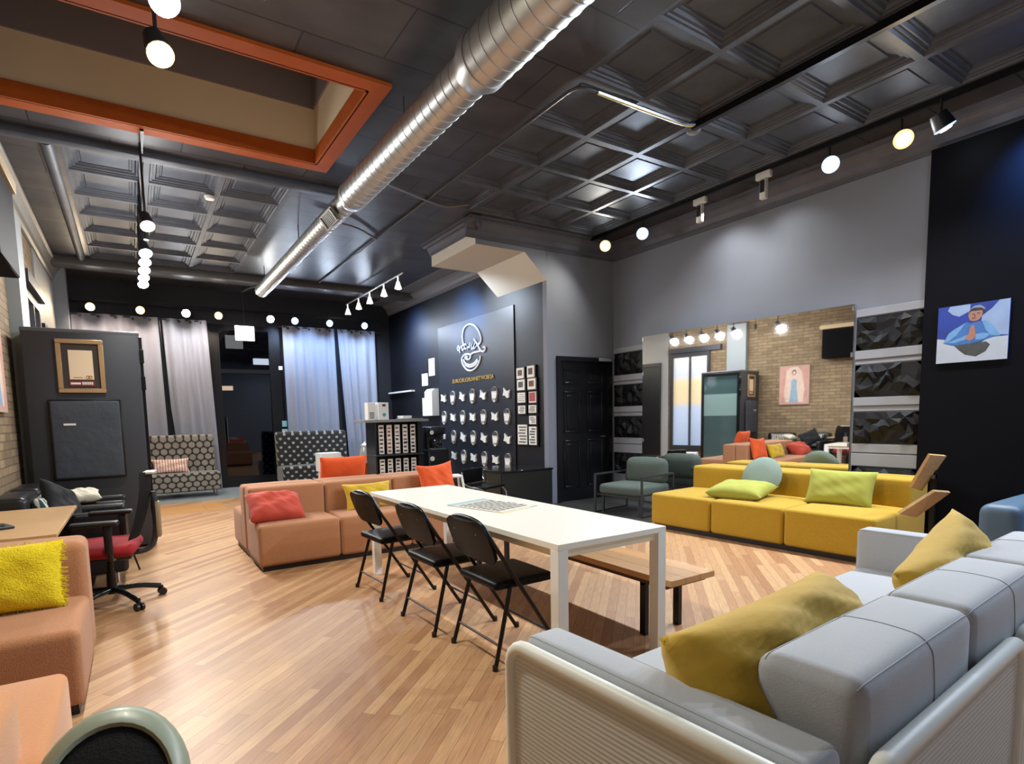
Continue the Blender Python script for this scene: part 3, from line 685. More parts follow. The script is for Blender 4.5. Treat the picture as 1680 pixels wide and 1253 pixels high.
# ------------------------------------------------------------------ logo wall
b = new(); box(b, XLOGO-.02, XLOGO-.0005, 7.68, 10.37, 0.1, 3.2, .003, 1)
tag(obj('display_board', b, mat('satin navy panel', '#151924', .42, noise=(3, .1))), 'large dark satin panel carrying the white logo and badges', 'wall panel')
WX = XLOGO-.03
STROKES = [[(9.299, 2.72), (9.336, 2.80), (9.346, 2.92), (9.301, 3.029), (9.202, 3.089), (9.042, 3.091), (8.888, 3.042), (8.765, 2.94), (8.694, 2.84), (8.673, 2.76), (8.713, 2.701), (8.776, 2.683)],
 [(8.924, 2.805), (8.851, 2.731), (8.778, 2.65), (8.718, 2.585), (8.657, 2.546), (8.583, 2.544), (8.538, 2.578), (8.556, 2.618), (8.617, 2.619)],
 [(8.694, 2.563), (8.833, 2.559), (8.988, 2.562), (9.055, 2.536), (9.071, 2.478), (9.139, 2.451), (9.247, 2.475), (9.272, 2.511), (9.217, 2.519), (9.178, 2.495)],
 [(9.068, 2.537), (9.201, 2.565), (9.325, 2.551), (9.398, 2.496), (9.387, 2.427), (9.322, 2.339), (9.216, 2.268), (9.083, 2.237), (8.924, 2.258), (8.792, 2.332), (8.725, 2.417), (8.715, 2.481)],
 [(9.329, 2.476), (9.291, 2.404), (9.184, 2.36), (9.051, 2.349), (8.919, 2.37), (8.813, 2.432)], [(9.266, 2.368), (9.133, 2.311), (8.973, 2.315), (8.868, 2.352), (8.802, 2.405)]]
LETTERS = [[(8.75, 2.718), (8.828, 2.676), (8.907, 2.632), (8.959, 2.625), (8.93, 2.688), (8.889, 2.729)], [(8.979, 2.746), (9.021, 2.698), (9.024, 2.632), (8.985, 2.621), (8.957, 2.664)], [(9.058, 2.756), (9.103, 2.641), (9.14, 2.712), (9.171, 2.635)], [(9.207, 2.72), (9.246, 2.765), (9.289, 2.716), (9.252, 2.638), (9.209, 2.68)], [(9.316, 2.733), (9.371, 2.74), (9.375, 2.658), (9.335, 2.633), (9.305, 2.678)], [(9.448, 2.604), (9.484, 2.725), (9.511, 2.756), (9.551, 2.705), (9.517, 2.646), (9.444, 2.68), (9.413, 2.731)]]
lg = thing('logo_sign', 'white egg-shaped line logo with mirrored script lettering on the dark panel', 'sign', (WX, 9.0, 2.2))
logo_m = mat('white acrylic', '#eef2f6', .4)
b = new()
for s in STROKES: tube(b, [(0, y-9, z-2.2) for y, z in [(p.x, p.y) for p in smoothpath([(a, c_, 0) for a, c_ in s], 2)]], .017, 6)
obj('emblem', b, logo_m, lg)
b = new()
for s in LETTERS: tube(b, [(-.005, p.x-9, p.y-2.2) for p in smoothpath([(a, c_, 0) for a, c_ in s], 2)], .011, 6)
obj('script_lettering', b, logo_m, lg)
# gold capitals, mirrored as in the photograph
cu = bpy.data.curves.new('lettering', 'FONT'); cu.body = 'ADBOWTSIHHURDUROURUS'; cu.size = .105; cu.extrude = .006; cu.space_character = 1.0; cu.offset = .002
to = bpy.data.objects.new('lettering', cu); COL.objects.link(to)
dg = bpy.context.evaluated_depsgraph_get(); me = bpy.data.meshes.new_from_object(to.evaluated_get(dg)); bpy.data.objects.remove(to)
b = new(); b.from_mesh(me); xs_ = [v.co.x for v in b.verts]; W0 = max(xs_)-min(xs_)
for v in b.verts: x, y, z = v.co; v.co = (-z, (x-min(xs_))*1.5/W0, y)
tag(obj('wall_lettering', b, mat('gold letters', '#b79a5e', .4, .4), smooth=False, loc=(WX, 8.285, 2.05)), 'row of mirrored gold capital letters under the white logo', 'lettering')
# badges
bow_m = mat('white card', '#e2e2e0', .6); cap_m = mat('dark badge cap', '#4a4c50', .4)
def badge_oval():
    t = thing('wall_badge', 'x', 'badge', (0, 0, 0), 0, 'white oval badges on the logo wall')
    b = new(); prism(b, [(.085*math.cos(a)*(1 if math.sin(a) > 0 else .85), .135*math.sin(a)) for a in [k*math.pi/10 for k in range(20)]], 0, -.03, 0); obj('badge_plate', b, bow_m, t, smooth=False)
    b = new(); prism(b, [(.07*math.cos(a), .06+.07*math.sin(a)) for a in [k*math.pi/8 for k in range(9)]], 0, -.045, -.03); obj('badge_cap', b, cap_m, t, smooth=False)
    b = new(); prism(b, [(-.05, -.10), (.05, -.10), (.06, -.07), (-.06, -.07)], 0, -.04, -.03); obj('badge_foot', b, mat('grey badge foot', '#9b9b9a', .5), t, smooth=False)
    return t
def badge_bow():
    b = new()
    prism(b, [(-.1, .075), (-.03, .04), (.02, .045), (.1, .085), (.08, .02), (.1, -.05), (.03, -.045), (-.03, -.075), (-.09, -.06), (-.075, 0)], 0, -.03, 0)
    return tag(obj('bow_card', b, bow_m, smooth=False), 'x', 'card', 'white bow shaped cards on the logo wall')
rn = ('top', 'second', 'third', 'bottom'); od = ('first', 'second', 'third', 'fourth', 'fifth', 'sixth', 'seventh')
pov = pbw = None
for r_, z in enumerate((1.77, 1.38, .995, .62)):
    for k in range(7):
        y = 10.165-.378*k
        if r_ > 1 and k == 0:
            b = new(); box(b, -.03, 0, -.04, .04, -.05, .05, .006, 1); tag(obj('wall_tag', b, bow_m, loc=(WX+.01, y, z)), 'small square white tag at left end of %s badge row' % rn[r_], 'tag'); continue
        is_oval = (k % 2 == 1) if r_ in (0, 2) else (k % 2 == 0)
        if r_ == 3: is_oval = k % 2 == 0
        if r_ == 2: is_oval = k % 2 == 1
        lab = 'white %s, %s from the left in the %s row' % ('oval badge' if is_oval else 'bow shaped card', od[k], rn[r_])
        if is_oval:
            if pov is None: pov = badge_oval(); pov.location = (WX+.01, y, z); pov['label'] = lab
            else: dup(pov, (WX+.01, y, z), None, lab)
        else:
            if pbw is None: pbw = badge_bow(); pbw.location = (WX+.01, y, z); pbw['label'] = lab
            else:
                c_ = pbw.copy(); COL.objects.link(c_); c_.location = (WX+.01, y, z); c_['label'] = lab; c_.rotation_euler = (R((k*37) % 25-12), 0, 0)
# little frames
FR = [((7.61, 2.17), (7.40, 1.99), 'top left little frame, brown print, right of logo panel'), ((7.32, 2.18), (7.12, 1.99), 'top right little frame, brown print, right of logo panel'), ((7.60, 1.98), (7.38, 1.80), 'little frame in left column, second from top, grey print'), ((7.31, 1.98), (7.09, 1.80), 'little frame in right column, second from top, rusty print'), ((7.59, 1.77), (7.37, 1.60), 'little frame in left column, third from top, faint pale print'), ((7.28, 1.77), (7.08, 1.59), 'little frame in right column with red and grey print'),
      ((7.58, 1.56), (7.37, 1.42), 'squat little frame in left column, fourth from top'), ((7.29, 1.56), (7.08, 1.43), 'squat little frame in right column, fourth from top'), ((7.28, 1.39), (7.09, 1.25), 'squat little frame in right column, fifth from top'), ((7.60, 1.25), (7.33, .92), 'tall white poster frame at bottom of left frame column'), ((7.29, 1.22), (7.08, .92), 'tall poster frame at bottom of right frame column')]
pc = ['#6d5444', '#5d4a40', '#55575c', '#7a4934', '#b9b6b0', '#b0524e', '#6b6c6e', '#5f6266', '#6a6a6c', '#6d6d6b', '#55595c']
for i, ((ya, za), (yb, zb), lab) in enumerate(FR):
    t = thing('picture_frame', lab, 'picture frame', (XLOGO, yb, zb), 0, 'little frames right of the logo panel'); W_, H_ = ya-yb, za-zb
    b = new(); box(b, -.035, 0, -.03, W_, -.02, H_, .003, 1); obj('frame', b, blkpl_m, t)
    b = new(); box(b, -.038, -.035, 0, W_-.01, 0, H_-.01); obj('mount', b, paper_m, t)
    b = new(); e = .045 if i < 4 else .02; pr = random.Random(i)
    if i in (4, 6, 7, 8, 9, 10):
        n_ = 6 if i > 8 else 4
        for q in range(n_):
            zz = e+(H_-2*e)*(q+.1)/n_; hh = (H_-2*e)/n_*.55; a0 = pr.uniform(0, .03); box(b, -.0395, -.038, e+a0, W_-e-pr.uniform(0, .06), zz, zz+hh)
    else: box(b, -.0395, -.038, e, W_-e, e, H_-e)
    obj('print', b, mat('little print %d' % i, pc[i], .7, noise=(60, .5)), t)
# things on the logo wall further left
for (y0, y1, z0, z1, lab) in ((10.58, 10.85, 2.27, 2.63, 'white sheet pinned highest on wall left of logo panel'), (10.92, 11.2, 2.08, 2.34, 'white sheet pinned lower on wall left of logo panel')):
    b = new(); box(b, XLOGO-.012, XLOGO-.002, y0, y1, z0, z1); tag(obj('paper_notice', b, paper_m), lab, 'notice')
b = new(); box(b, XLOGO-.1, XLOGO, 11.6, 12.9, 1.985, 2.02); tag(obj('wall_ledge', b, whitep_m), 'thin white ledge on the dark wall in the corner', 'ledge')
t = thing('paper_dispenser', 'white wall dispenser beside left edge of the logo panel', 'dispenser', (XLOGO, 10.45, 1.43))
b = new(); prism(b, [(-.16, 0), (0, 0), (0, .56), (-.1, .56), (-.16, .5)], 1, 0, .34); obj('dispenser_body', b, whitep_m, t)
b = new(); prism(b, [(-.14, 0), (0, 0), (0, .38), (-.14, .38)], 1, .34, .5); obj('side_tray', b, whitep_m, t)

# ------------------------------------------------------------------ charcoal booth on the left
bt = thing('phone_booth', 'tall charcoal booth standing by the left brick wall', 'booth', (-.903, 7.345, 0)); bt.scale = (.857, .824, .919)
b = new(); box(b, 0, 1.19, 0, .05, .03, 2.6, .012, 2); box(b, 0, 1.19, 1.2, 1.25, .03, 2.6, .012, 2); box(b, 0, .05, .05, 1.2, .03, 2.6); box(b, .05, 1.19, .05, 1.2, .03, .12); obj('booth_shell', b, booth_m, bt)
b = new(); box(b, -.005, 1.2, -.005, 1.255, 2.56, 2.605, .015, 2); obj('booth_roof', b, mat('grey booth roof edge', '#5c5c60', .5), bt)
b = new(); box(b, .05, .06, .06, 1.2, .12, 2.55); obj('inner_wall', b, mat('teal felt lining', '#46605f', .9), bt)
dd = bpy.data.objects.new('booth_door', None); COL.objects.link(dd); dd.parent = bt; dd.location = (1.205, 0, 0)
b = new(); 
for y0, y1, z0, z1 in ((.03, .11, .1, 2.55), (1.14, 1.22, .1, 2.55), (.11, 1.14, .1, .2), (.11, 1.14, 2.47, 2.55)): box(b, -.02, .02, y0, y1, z0, z1, .004, 1)
obj('door_frame', b, blk_m, dd)
b = new(); box(b, -.005, .005, .11, 1.14, .2, 2.47); obj('door_glass', b, mat('teal tinted glass', '#4d6668', .06, spec=.6, coat=.3), dd)
b = new(); box(b, .0055, .007, .11, 1.14, 1.39, 1.98); obj('frosted_band', b, mat('frosted teal film', '#8fb0ad', .4), dd)
for z in (2.32, 2.0, .5):
    b = new(); box(b, 1.19, 1.235, -.012, .06, z-.08, z+.08, .004, 1); obj('hinge', b, blk_m, bt)
b = new(); cyl(b, (.03, 1.05, .95), (.03, 1.05, 1.35), .012); obj('handle', b, steel_m, dd)
fr = thing('picture_frame', 'gold-framed certificate hanging on the charcoal booth side', 'picture frame', (-.627, 7.340, 1.728)); fr.scale = (.825, .825, .825)
b = new()
for x0, x1, z0, z1 in ((0, .5, 0, .055), (0, .5, .62, .675), (0, .055, .055, .62), (.445, .5, .055, .62)): box(b, x0, x1, -.035, 0, z0, z1, .006, 1)
obj('frame', b, gold_m, fr)
b = new(); box(b, .05, .45, -.012, -.002, .05, .625); obj('mount', b, mat('dark brown mount', '#3b342f', .8), fr)
b = new(); box(b, .125, .38, -.018, -.012, .17, .54); obj('certificate', b, mat('cream certificate', '#ead3b0', .7), fr)
b = new()
for cx in (.315, .342):
    tube(b, [(cx+.018*math.cos(a*.5236), -.02, .20+.018*math.sin(a*.5236)) for a in range(12)], .004, 6, True)
obj('seal', b, mat('gold ink', '#b08a35', .4, .5), fr)
b = new()
for q in range(8): box(b, .165+q*.012, .173+q*.012, -.0195, -.018, .19, .198)
obj('signature', b, cardk_m, fr)
b = new(); box(b, .115, .385, -.02, -.012, .085, .155); obj('name_plate', b, mat('dark red plate', '#7c2f26', .5), fr)
b = new(); box(b, .13, .235, -.022, -.02, .108, .132)
for q in range(6): box(b, .25+q*.02, .264+q*.02, -.022, -.02, .105, .14)
obj('plate_lettering', b, paper_m, fr)
fb = thing('fabric_panel', 'black cloth covered panel hanging below the gold-framed certificate', 'panel', (-.715, 7.340, .83)); fb.scale = (.81, .825, .82)
b = new(); rbox(b, 0, .75, -.06, 0, 0, .99, .02, (0, .008, 0)); obj('cloth_cover', b, blackcloth_m, fb)
b = new(); box(b, -.02, .77, -.03, 0, -.02, 1.01, .01, 1); obj('panel_frame', b, blkpl_m, fb)
b = new(); box(b, .13, .26, -.073, -.066, .68, .705); obj('white_label', b, paper_m, fb)

# ------------------------------------------------------------------ white table, bench, folding chairs
tb = thing('work_table', 'long white table in the middle of the room', 'table', (1.743, 2.125, 0))
b = new(); box(b, 0, .79, 0, 2.61, .708, .74, .002, 1); obj('tabletop', b, white_m, tb)
b = new()
for x0, x1, y0, y1 in ((.03, .05, .06, 2.55), (.74, .76, .06, 2.55), (.06, .73, .02, .04), (.06, .73, 2.57, 2.59)): box(b, x0, x1, y0, y1, .665, .708)
obj('apron', b, mat('cream apron', '#e3d9c4', .4), tb)
for x in (0, .725):
    for y in (0, 2.545):
        b = new(); box(b, x, x+.065, y, y+.065, 0, .708, .002, 1); obj('leg', b, whitep_m, tb)
mg = thing('magazine', 'newspaper style leaflet lying on the white table', 'magazine', (2.16, 3.38, .7405), R(14))
b = new(); box(b, -.19, .19, -.27, .27, 0, .006, .001, 1); obj('sheets', b, mat('newsprint', '#c9c6bd', .8, noise=(70, .2)), mg)
b = new(); pr = random.Random(3)
for q in range(9):
    y = -.22+q*.045
    x = -.17
    while x < .15:
        wd = pr.uniform(.02, .06); box(b, x, min(x+wd, .17), y, y+.025, .0061, .0068); x += wd+.012
obj('printed_lines', b, mat('newsprint ink', '#55534d', .8), mg)
b = new(); box(b, -.19, .19, .2, .27, .0061, .0068); obj('coloured_strip', b, mat('newsprint blue', '#93aeb2', .8), mg)
b = new(); box(b, -.2, .1, -.29, -.2, -.0002, .0025); obj('under_sheet', b, mat('warm paper', '#e8d6ac', .8), mg)

bn = thing('bench', 'honey wooden bench with black legs beyond the white table', 'bench', (2.585, 2.13, 0))
b = new(); nb = 3
for q in range(nb): box(b, q*.1334+.0006, q*.1334+.1328, 0, 2.45, .368, .405, .0015, 1)
obj('bench_top', b, benchw_m, bn)
b = new(); box(b, .02, .38, .05, 2.4, .34, .368); obj('under_rail', b, mat('dark brown rail', '#4a2a1c', .5), bn)
for y in (.22, 2.2):
    for x in (.03, .34):
        b = new(); box(b, x, x+.035, y, y+.045, 0, .35, .002, 1); obj('leg', b, blk_m, bn)
    b = new(); box(b, .03, .375, y+.005, y+.04, .32, .345); obj('crossbar', b, blk_m, bn)

def folding_chair():
    t = thing('folding_chair', 'x', 'chair', (0, 0, 0), 0, 'black folding chairs at the white table')
    s = .228; r = .0125
    # long tubes: front foot up to the back hoop
    path = [(.47, s, 0), (.30, s, .26), (.12, s, .53), (.0, s*.98, .715), (-.025, s*.8, .795), (-.032, s*.4, .82), (-.034, 0, .824)]
    full = [Vector(p) for p in path]+[Vector((p[0], -p[1], p[2])) for p in path[-2::-1]]
    b = new(); tube(b, smoothpath(full, 2), r, 10); obj('back_frame', b, blk_m, t)
    for sgn, in ((1,), (-1,)):
        b = new(); tube(b, [(.0, sgn*(s+.006), 0), (.125, sgn*(s-.02), .44)], r, 10); obj('rear_leg', b, blk_m, t)
        for p in ((.0, sgn*(s+.006), .008), (.47, sgn*s, .008)):
            b = new(); cyl(b, (p[0], p[1], 0), (p[0], p[1], .03), .016); obj('foot_cap', b, blkpl_m, t)
    b = new(); cyl(b, (.035, -s, .13), (.035, s, .13), .007); obj('stretcher', b, gun_m, t)
    b = new(); cyl(b, (.37, -s, .15), (.37, s, .15), .007); obj('stretcher', b, gun_m, t)
    b = new(); rbox(b, .03, .44, -.205, .205, .425, .475, .024, (0, 0, .012)); obj('seat', b, vinyl_m, t)
    # backrest: rounded panel between the tubes
    t2 = new(); n = 10; g = []
    hgt = [(-.10, .34), (-.07, .42), (.0, .445), (.07, .435), (.11, .40), (.135, .28)]
    for k, (dz, wdt) in enumerate(hgt):
        row = []
        for i in range(n+1):
            y = -wdt/2+wdt*i/n; cur = .012*(1-(2*i/n-1)**2); z = .68+dz; x = .006-(z-.72)*.38-cur
            row.append(t2.verts.new((x, y, z)))
        g.append(row)
    for k in range(len(g)-1):
        for i in range(n): t2.faces.new((g[k][i], g[k][i+1], g[k+1][i+1], g[k+1][i]))
    bmesh.ops.subdivide_edges(t2, edges=t2.edges[:], cuts=1, use_grid_fill=True, smooth=.4)
    bmesh.ops.solidify(t2, geom=t2.faces[:], thickness=.024); obj('backrest', t2, vinyl_m, t, angle=60)
    for y in (-.12, .12):
        for z in (.62, .74): b = new(); cyl(b, (-.0-(z-.72)*.42-.012, y, z), (-.0-(z-.72)*.42-.03, y, z), .005, n=8); obj('rivet', b, chrome_m, t)
    return t
fc = folding_chair(); fc.location = (1.585, 2.712, 0); fc['label'] = 'black folding chair nearest the grey sofa, at the white table'
dup(fc, (1.525, 3.335, 0), R(1), 'black folding chair in the middle of three at the table')
dup(fc, (1.50, 4.187, 0), R(3), 'black folding chair farthest of three, blue light on its seat')

# ------------------------------------------------------------------ modular sofas
ys = thing('sofa', 'mustard yellow modular sofa under the big mirror', 'sofa', (5.27, 4.66, 0), R(-86.7))
# local: x runs towards -Y (to the right seen from the room), y towards the wall
for k in range(3):
    b = new(); rbox(b, k*.795+.003, k*.795+.792, 0, 1.22, .05, .42, .035, (.004, .006, .012)); obj('seat', b, mustard_m, ys)
for k, (a0, a1) in enumerate(((.03, .8), (.803, 1.6), (1.603, 2.385))):
    b = new(); rbox(b, a0, a1, .80, 1.24, .40, .70, .03, (.0, .008, .006)); obj('backrest', b, mustard_m, ys)
b = new(); box(b, .04, 2.34, .03, 1.17, 0, .055); obj('plinth', b, blkpl_m, ys)
def cushion(name, label, m, w, h, t, M, cat='pillow', group=None, seed=0, pinch=.1, wr=.006):
    b = new(); pillow(b, w, h, t, None, seed, pinch, wr=wr)
    o = obj(name, b, m, angle=75); o.matrix_world = M
    return tag(o, label, cat, group)
cushion('throw_pillow', 'lime rectangular pillow leaning on right end of yellow sofa', lime_m, .62, .37, .16, MT(5.99, 2.86, .59) @ RZ(-86) @ RX(-20), seed=1, wr=.003, pinch=.05)
cushion('throw_pillow', 'lime pillow lying flat on the middle of the yellow sofa', lime_m, .62, .5, .17, MT(5.70, 3.75, .508) @ RZ(-80) @ RX(-82), seed=2, wr=.003)
b = new(); lathe(b, [(.0, .05), (.10, .047), (.19, .035), (.225, .0), (.19, -.035), (.10, -.047), (0, -.05)], 36)
o = obj('round_pillow', b, teal_m); o.matrix_world = MT(5.99, 3.69, .645) @ RZ(-86) @ RX(70); tag(o, 'round grey green pillow standing against the yellow sofa back', 'pillow')
b = new(); box(b, -.09, .09, -.05, .05, 0, .012, .003, 1); o = obj('phone', b, blkpl_m, loc=(5.62, 4.02, .436), rot=(0, 0, R(20))); tag(o, 'small dark device on yellow sofa beside the flat lime pillow', 'phone')

# coral double sided sofa
cs = thing('sofa', 'coral double-sided modular sofa behind the white table', 'sofa', (.90, 5.35, 0), 0)
for k in range(3):
    b = new(); rbox(b, k*.762+.003, k*.762+.759, 0, .55, .05, .435, .035, (.004, .006, .01)); obj('front_seat', b, coral_m, cs)
    b = new(); rbox(b, k*.762+.003, k*.762+.759, .93, 1.53, .05, .435, .035, (.004, .006, .01)); obj('rear_seat', b, coral_m, cs)
    b = new(); rbox(b, k*.762+.003-(.0 if k else -.01), k*.762+.757, .49, .735, .06, .735, .03, (.0, .006, .006)); obj('front_backrest', b, coral_m, cs)
    b = new(); rbox(b, k*.762+.003, k*.762+.757, .738, .98, .06, .735, .03, (.0, .006, .006)); obj('rear_backrest', b, coral_m, cs)
b = new(); box(b, .03, 2.25, .04, 1.49, 0, .06); obj('plinth', b, blkpl_m, cs)
cushion('throw_pillow', 'crumpled coral red pillow at left end of the coral sofa', coralp_m, .52, .36, .22, MT(1.12, 5.64, .555) @ RZ(8) @ RX(-52) @ RY(6), seed=3, wr=.009, pinch=.05)
cushion('throw_pillow', 'mustard yellow lumbar pillow in middle of the coral sofa', yel_m, .56, .3, .13, MT(2.10, 5.74, .565) @ RZ(4) @ RX(-20), seed=4)
cushion('throw_pillow', 'bright orange square pillow propped on the coral sofa back', orange_m, .5, .44, .14, MT(2.93, 5.74, .655) @ RZ(6) @ RX(-14) @ RY(-3), seed=5, pinch=.16)
cushion('throw_pillow', 'wide orange cushion standing behind the coral sofa back', orange_m, .56, .46, .14, MT(2.06, 6.46, .74) @ RX(16), seed=6, pinch=.04, wr=.002)

# coral sofa at the left edge
ls = thing('sofa', 'coral sofa at left edge with yellow shaggy pillow', 'sofa', (-1.0, 3.2, 0), 0)
b = new(); rbox(b, 0, .72, 0, .92, .05, .425, .04, (.004, .008, .01)); obj('seat', b, coral_m, ls)
b = new(); rbox(b, 0, .725, .64, .92, .06, .735, .05, (0, .008, .006)); obj('backrest', b, coral_m, ls)
b = new(); box(b, .03, .69, .04, .88, 0, .06); obj('plinth', b, blkpl_m, ls)
sp = thing('throw_pillow', 'shaggy bright yellow pillow on the left coral sofa', 'pillow', (0, 0, 0)); shag_m = mat('yellow shag', '#d8c011', .9, noise=(60, .25), bump=(120, .8))
sp.matrix_world = MT(-.64, 3.70, .60) @ RX(-16)
b = new(); pillow(b, .56, .36, .15, None, 8, .06, wr=.004); obj('pillow_body', b, shag_m, sp)
b = new(); pr = random.Random(5)
for k in range(420):
    e = pr.random(); sd = pr.randrange(4)
    x, z, dx, dz = [( -.28, -.17+.34*e, -1, 0), (.265, -.17+.34*e, 1, 0), (-.27+.54*e, .165, 0, 1), (-.27+.54*e, -.165, 0, -1)][sd]
    L = pr.uniform(.012, .026); p = Vector((x-dx*.012, pr.uniform(-.012, .012), z-dz*.012)); q = p+Vector((dx*L*1.6+pr.uniform(-.006, .006), pr.uniform(-.01, .01), dz*L*1.6+pr.uniform(-.006, .006)-.004))
    cyl(b, p, q, .0028, .001, 4)
o = obj('fringe', b, shag_m, sp); o['kind'] = 'stuff'
# near coral sofa, bottom left corner
ns = thing('sofa', 'orange coral sofa cut off by lower left corner', 'sofa', (-1.0, 1.3, 0), 0)
coral2_m = mat('warm coral fabric', '#c0824f', .88, noise=(120, .14), bump=(160, .2), sheen=.3)
b = new(); rbox(b, 0, .715, 0, 1.42, .05, .415, .035, (.006, .004, .01)); obj('seat', b, coral2_m, ns)
b = new(); rbox(b, 0, .655, 0, .83, .06, .62, .05, (0, 0, .006)); obj('armrest', b, coral2_m, ns)
b = new(); box(b, .03, .63, .04, 1.36, 0, .06); obj('plinth', b, blkpl_m, ns)

# ------------------------------------------------------------------ grey sofa in the foreground
gs = thing('sofa', 'pale grey sofa with white mesh frame in the right foreground', 'sofa', (1.085, 1.505, 0), R(3.3))
from mathutils.bvhtree import BVHTree
def seamtube(pts, par):
    me_ = par.data; tr_ = BVHTree.FromPolygons([v.co for v in me_.vertices], [p.vertices for p in me_.polygons]); P_ = []
    dense = []
    for a_, c_ in zip(pts, pts[1:]):
        for q in range(8): dense.append(Vector(a_).lerp(Vector(c_), q/8))
    for p in dense+[Vector(pts[-1])]:
        h = tr_.find_nearest(p)[0]
        if not P_ or (h-P_[-1]).length > .004: P_.append(h)
    b = new(); tube(b, P_, .0022, 6); obj('piping', b, seam_m, par)
b = new(); box(b, .0, 2.74, -.94, -.02, .16, .24, .01, 2); obj('base_frame', b, frame_m, gs)
for k in range(3):
    b = new(); rbox(b, .155+k*.818, .155+k*.818+.815, -.80, -.01, .24, .43, .045, (.0, .008, .015)); obj('seat_cushion', b, sofa_m, gs)
for k, (x0, x1, z1) in enumerate(((0.0, .15, .64), (2.60, 2.75, .655))):
    b = new(); rbox(b, x0, x1, -.93, 0, .20, z1, .03, (.006, .006, .004)); a = obj('armrest', b, sofa_m, gs)
    xs2 = x0+.012; seamtube([(x1-.012, .0, .25), (x1-.012, .0, z1-.012), (x1-.012, -.03, z1-.003), (x1-.012, -.9, z1-.003), (x1-.012, -.93, z1-.02), (x1-.012, -.932, .4)], a)
    seamtube([(xs2, .0, .25), (xs2, .0, z1-.012), (xs2, -.03, z1-.003), (xs2, -.9, z1-.003), (xs2, -.93, z1-.02), (xs2, -.932, .4)], a)
for k in range(3):
    x0 = .20+k*.785; x1 = x0+.78
    b = new(); t_ = new()
    rbox(t_, x0, x1, -.945, -.70, .40, .765, .042, (.003, .012, .012), n=8)
    for v in t_.verts:   # front face slopes towards the seat
        f = (.765-v.co.z)/.365
        if v.co.y > -.82: v.co.y += .10*f
    join(b, t_); c = obj('back_cushion', b, sofa_m, gs)
    seamtube([(x0+.01, -.715, .745), (x0+.04, -.72, .765), ((x0+x1)/2, -.725, .776), (x1-.04, -.72, .765), (x1-.01, -.715, .745)], c)
    seamtube([(x0+.01, -.93, .745), (x0+.04, -.935, .757), ((x0+x1)/2, -.942, .766), (x1-.04, -.935, .757), (x1-.01, -.93, .745)], c)
    seamtube([((x0+x1)/2+.03, -.64, .6), ((x0+x1)/2+.03, -.70, .752), ((x0+x1)/2+.03, -.74, .776), ((x0+x1)/2+.03, -.82, .779), ((x0+x1)/2+.03, -.92, .772), ((x0+x1)/2+.03, -.953, .74), ((x0+x1)/2+.03, -.958, .6)], c)
mesh_m = mat('white woven mesh', '#d4d6d0', .7); nt = mesh_m.node_tree
wv = nt.nodes.new('ShaderNodeTexWave'); wv.bands_direction = 'Z'; wv.inputs['Scale'].default_value = 20; tcn = nt.nodes.new('ShaderNodeTexCoord'); nt.links.new(tcn.outputs['Object'], wv.inputs['Vector'])
bpn = nt.nodes.new('ShaderNodeBump'); bpn.inputs['Strength'].default_value = .2; bpn.inputs['Distance'].default_value = .006; nt.links.new(wv.outputs['Fac'], bpn.inputs['Height']); nt.links.new(bpn.outputs[0], nt.nodes['Principled BSDF'].inputs['Normal'])
mxn = nt.nodes.new('ShaderNodeMix'); mxn.data_type = 'RGBA'; mxn.inputs[6].default_value = lin('#bfc3bf'); mxn.inputs[7].default_value = lin('#d2d5d0'); nt.links.new(wv.outputs['Fac'], mxn.inputs[0]); nt.links.new(mxn.outputs[2], nt.nodes['Principled BSDF'].inputs['Base Color'])
def panel(org, ax, L, z0, z1, rad=.024):
    """tube hoop with woven sheet; org and ax in the sofa's own coordinates"""
    o = Vector(org); a = Vector(ax); c = .07
    pts = []
    for cx, cz, a0 in ((c, z0+c, 180), (L-c, z0+c, 270), (L-c, z1-c, 0), (c, z1-c, 90)):
        for k in range(6):
            q = R(a0+k*18); pts.append(o+a*(cx+c*math.cos(q))+Vector((0, 0, cz+c*math.sin(q))))
    b = new(); tube(b, pts, rad, 14, True); f = obj('frame_hoop', b, frame_m, gs)
    n = a.cross(Vector((0, 0, 1)))*.006
    b = new(); q = [o+a*.01+Vector((0, 0, z0+.01)), o+a*(L-.01)+Vector((0, 0, z0+.01)), o+a*(L-.01)+Vector((0, 0, z1-.01)), o+a*.01+Vector((0, 0, z1-.01))]
    A_ = [b.verts.new(p-n) for p in q]; B_ = [b.verts.new(p+n) for p in q]; b.faces.new(A_[::-1]); b.faces.new(B_)
    for i in range(4): b.faces.new((A_[i], A_[(i+1) % 4], B_[(i+1) % 4], B_[i]))
    obj('mesh_sheet', b, mesh_m, f, smooth=False)
panel((-.042, .02, 0), (0, -1, 0), .99, .03, .615)
panel((.16, -.985, 0), (1, 0, 0), 1.16, .03, .60)
panel((1.36, -.985, 0), (1, 0, 0), 1.16, .03, .60)
cushion('throw_pillow', 'big gold velvet pillow slumped at left end of grey sofa', velvet_m, .92, .46, .34, MT(1.67, .92, .585) @ RZ(2) @ RX(-36) @ RY(-2), seed=9, wr=.012, pinch=.05)
cushion('throw_pillow', 'gold velvet pillow leaning mid way along the grey sofa', velvet_m, .72, .44, .24, MT(2.98, .94, .615) @ RZ(-4) @ RX(-26) @ RY(-17), seed=10, wr=.009)

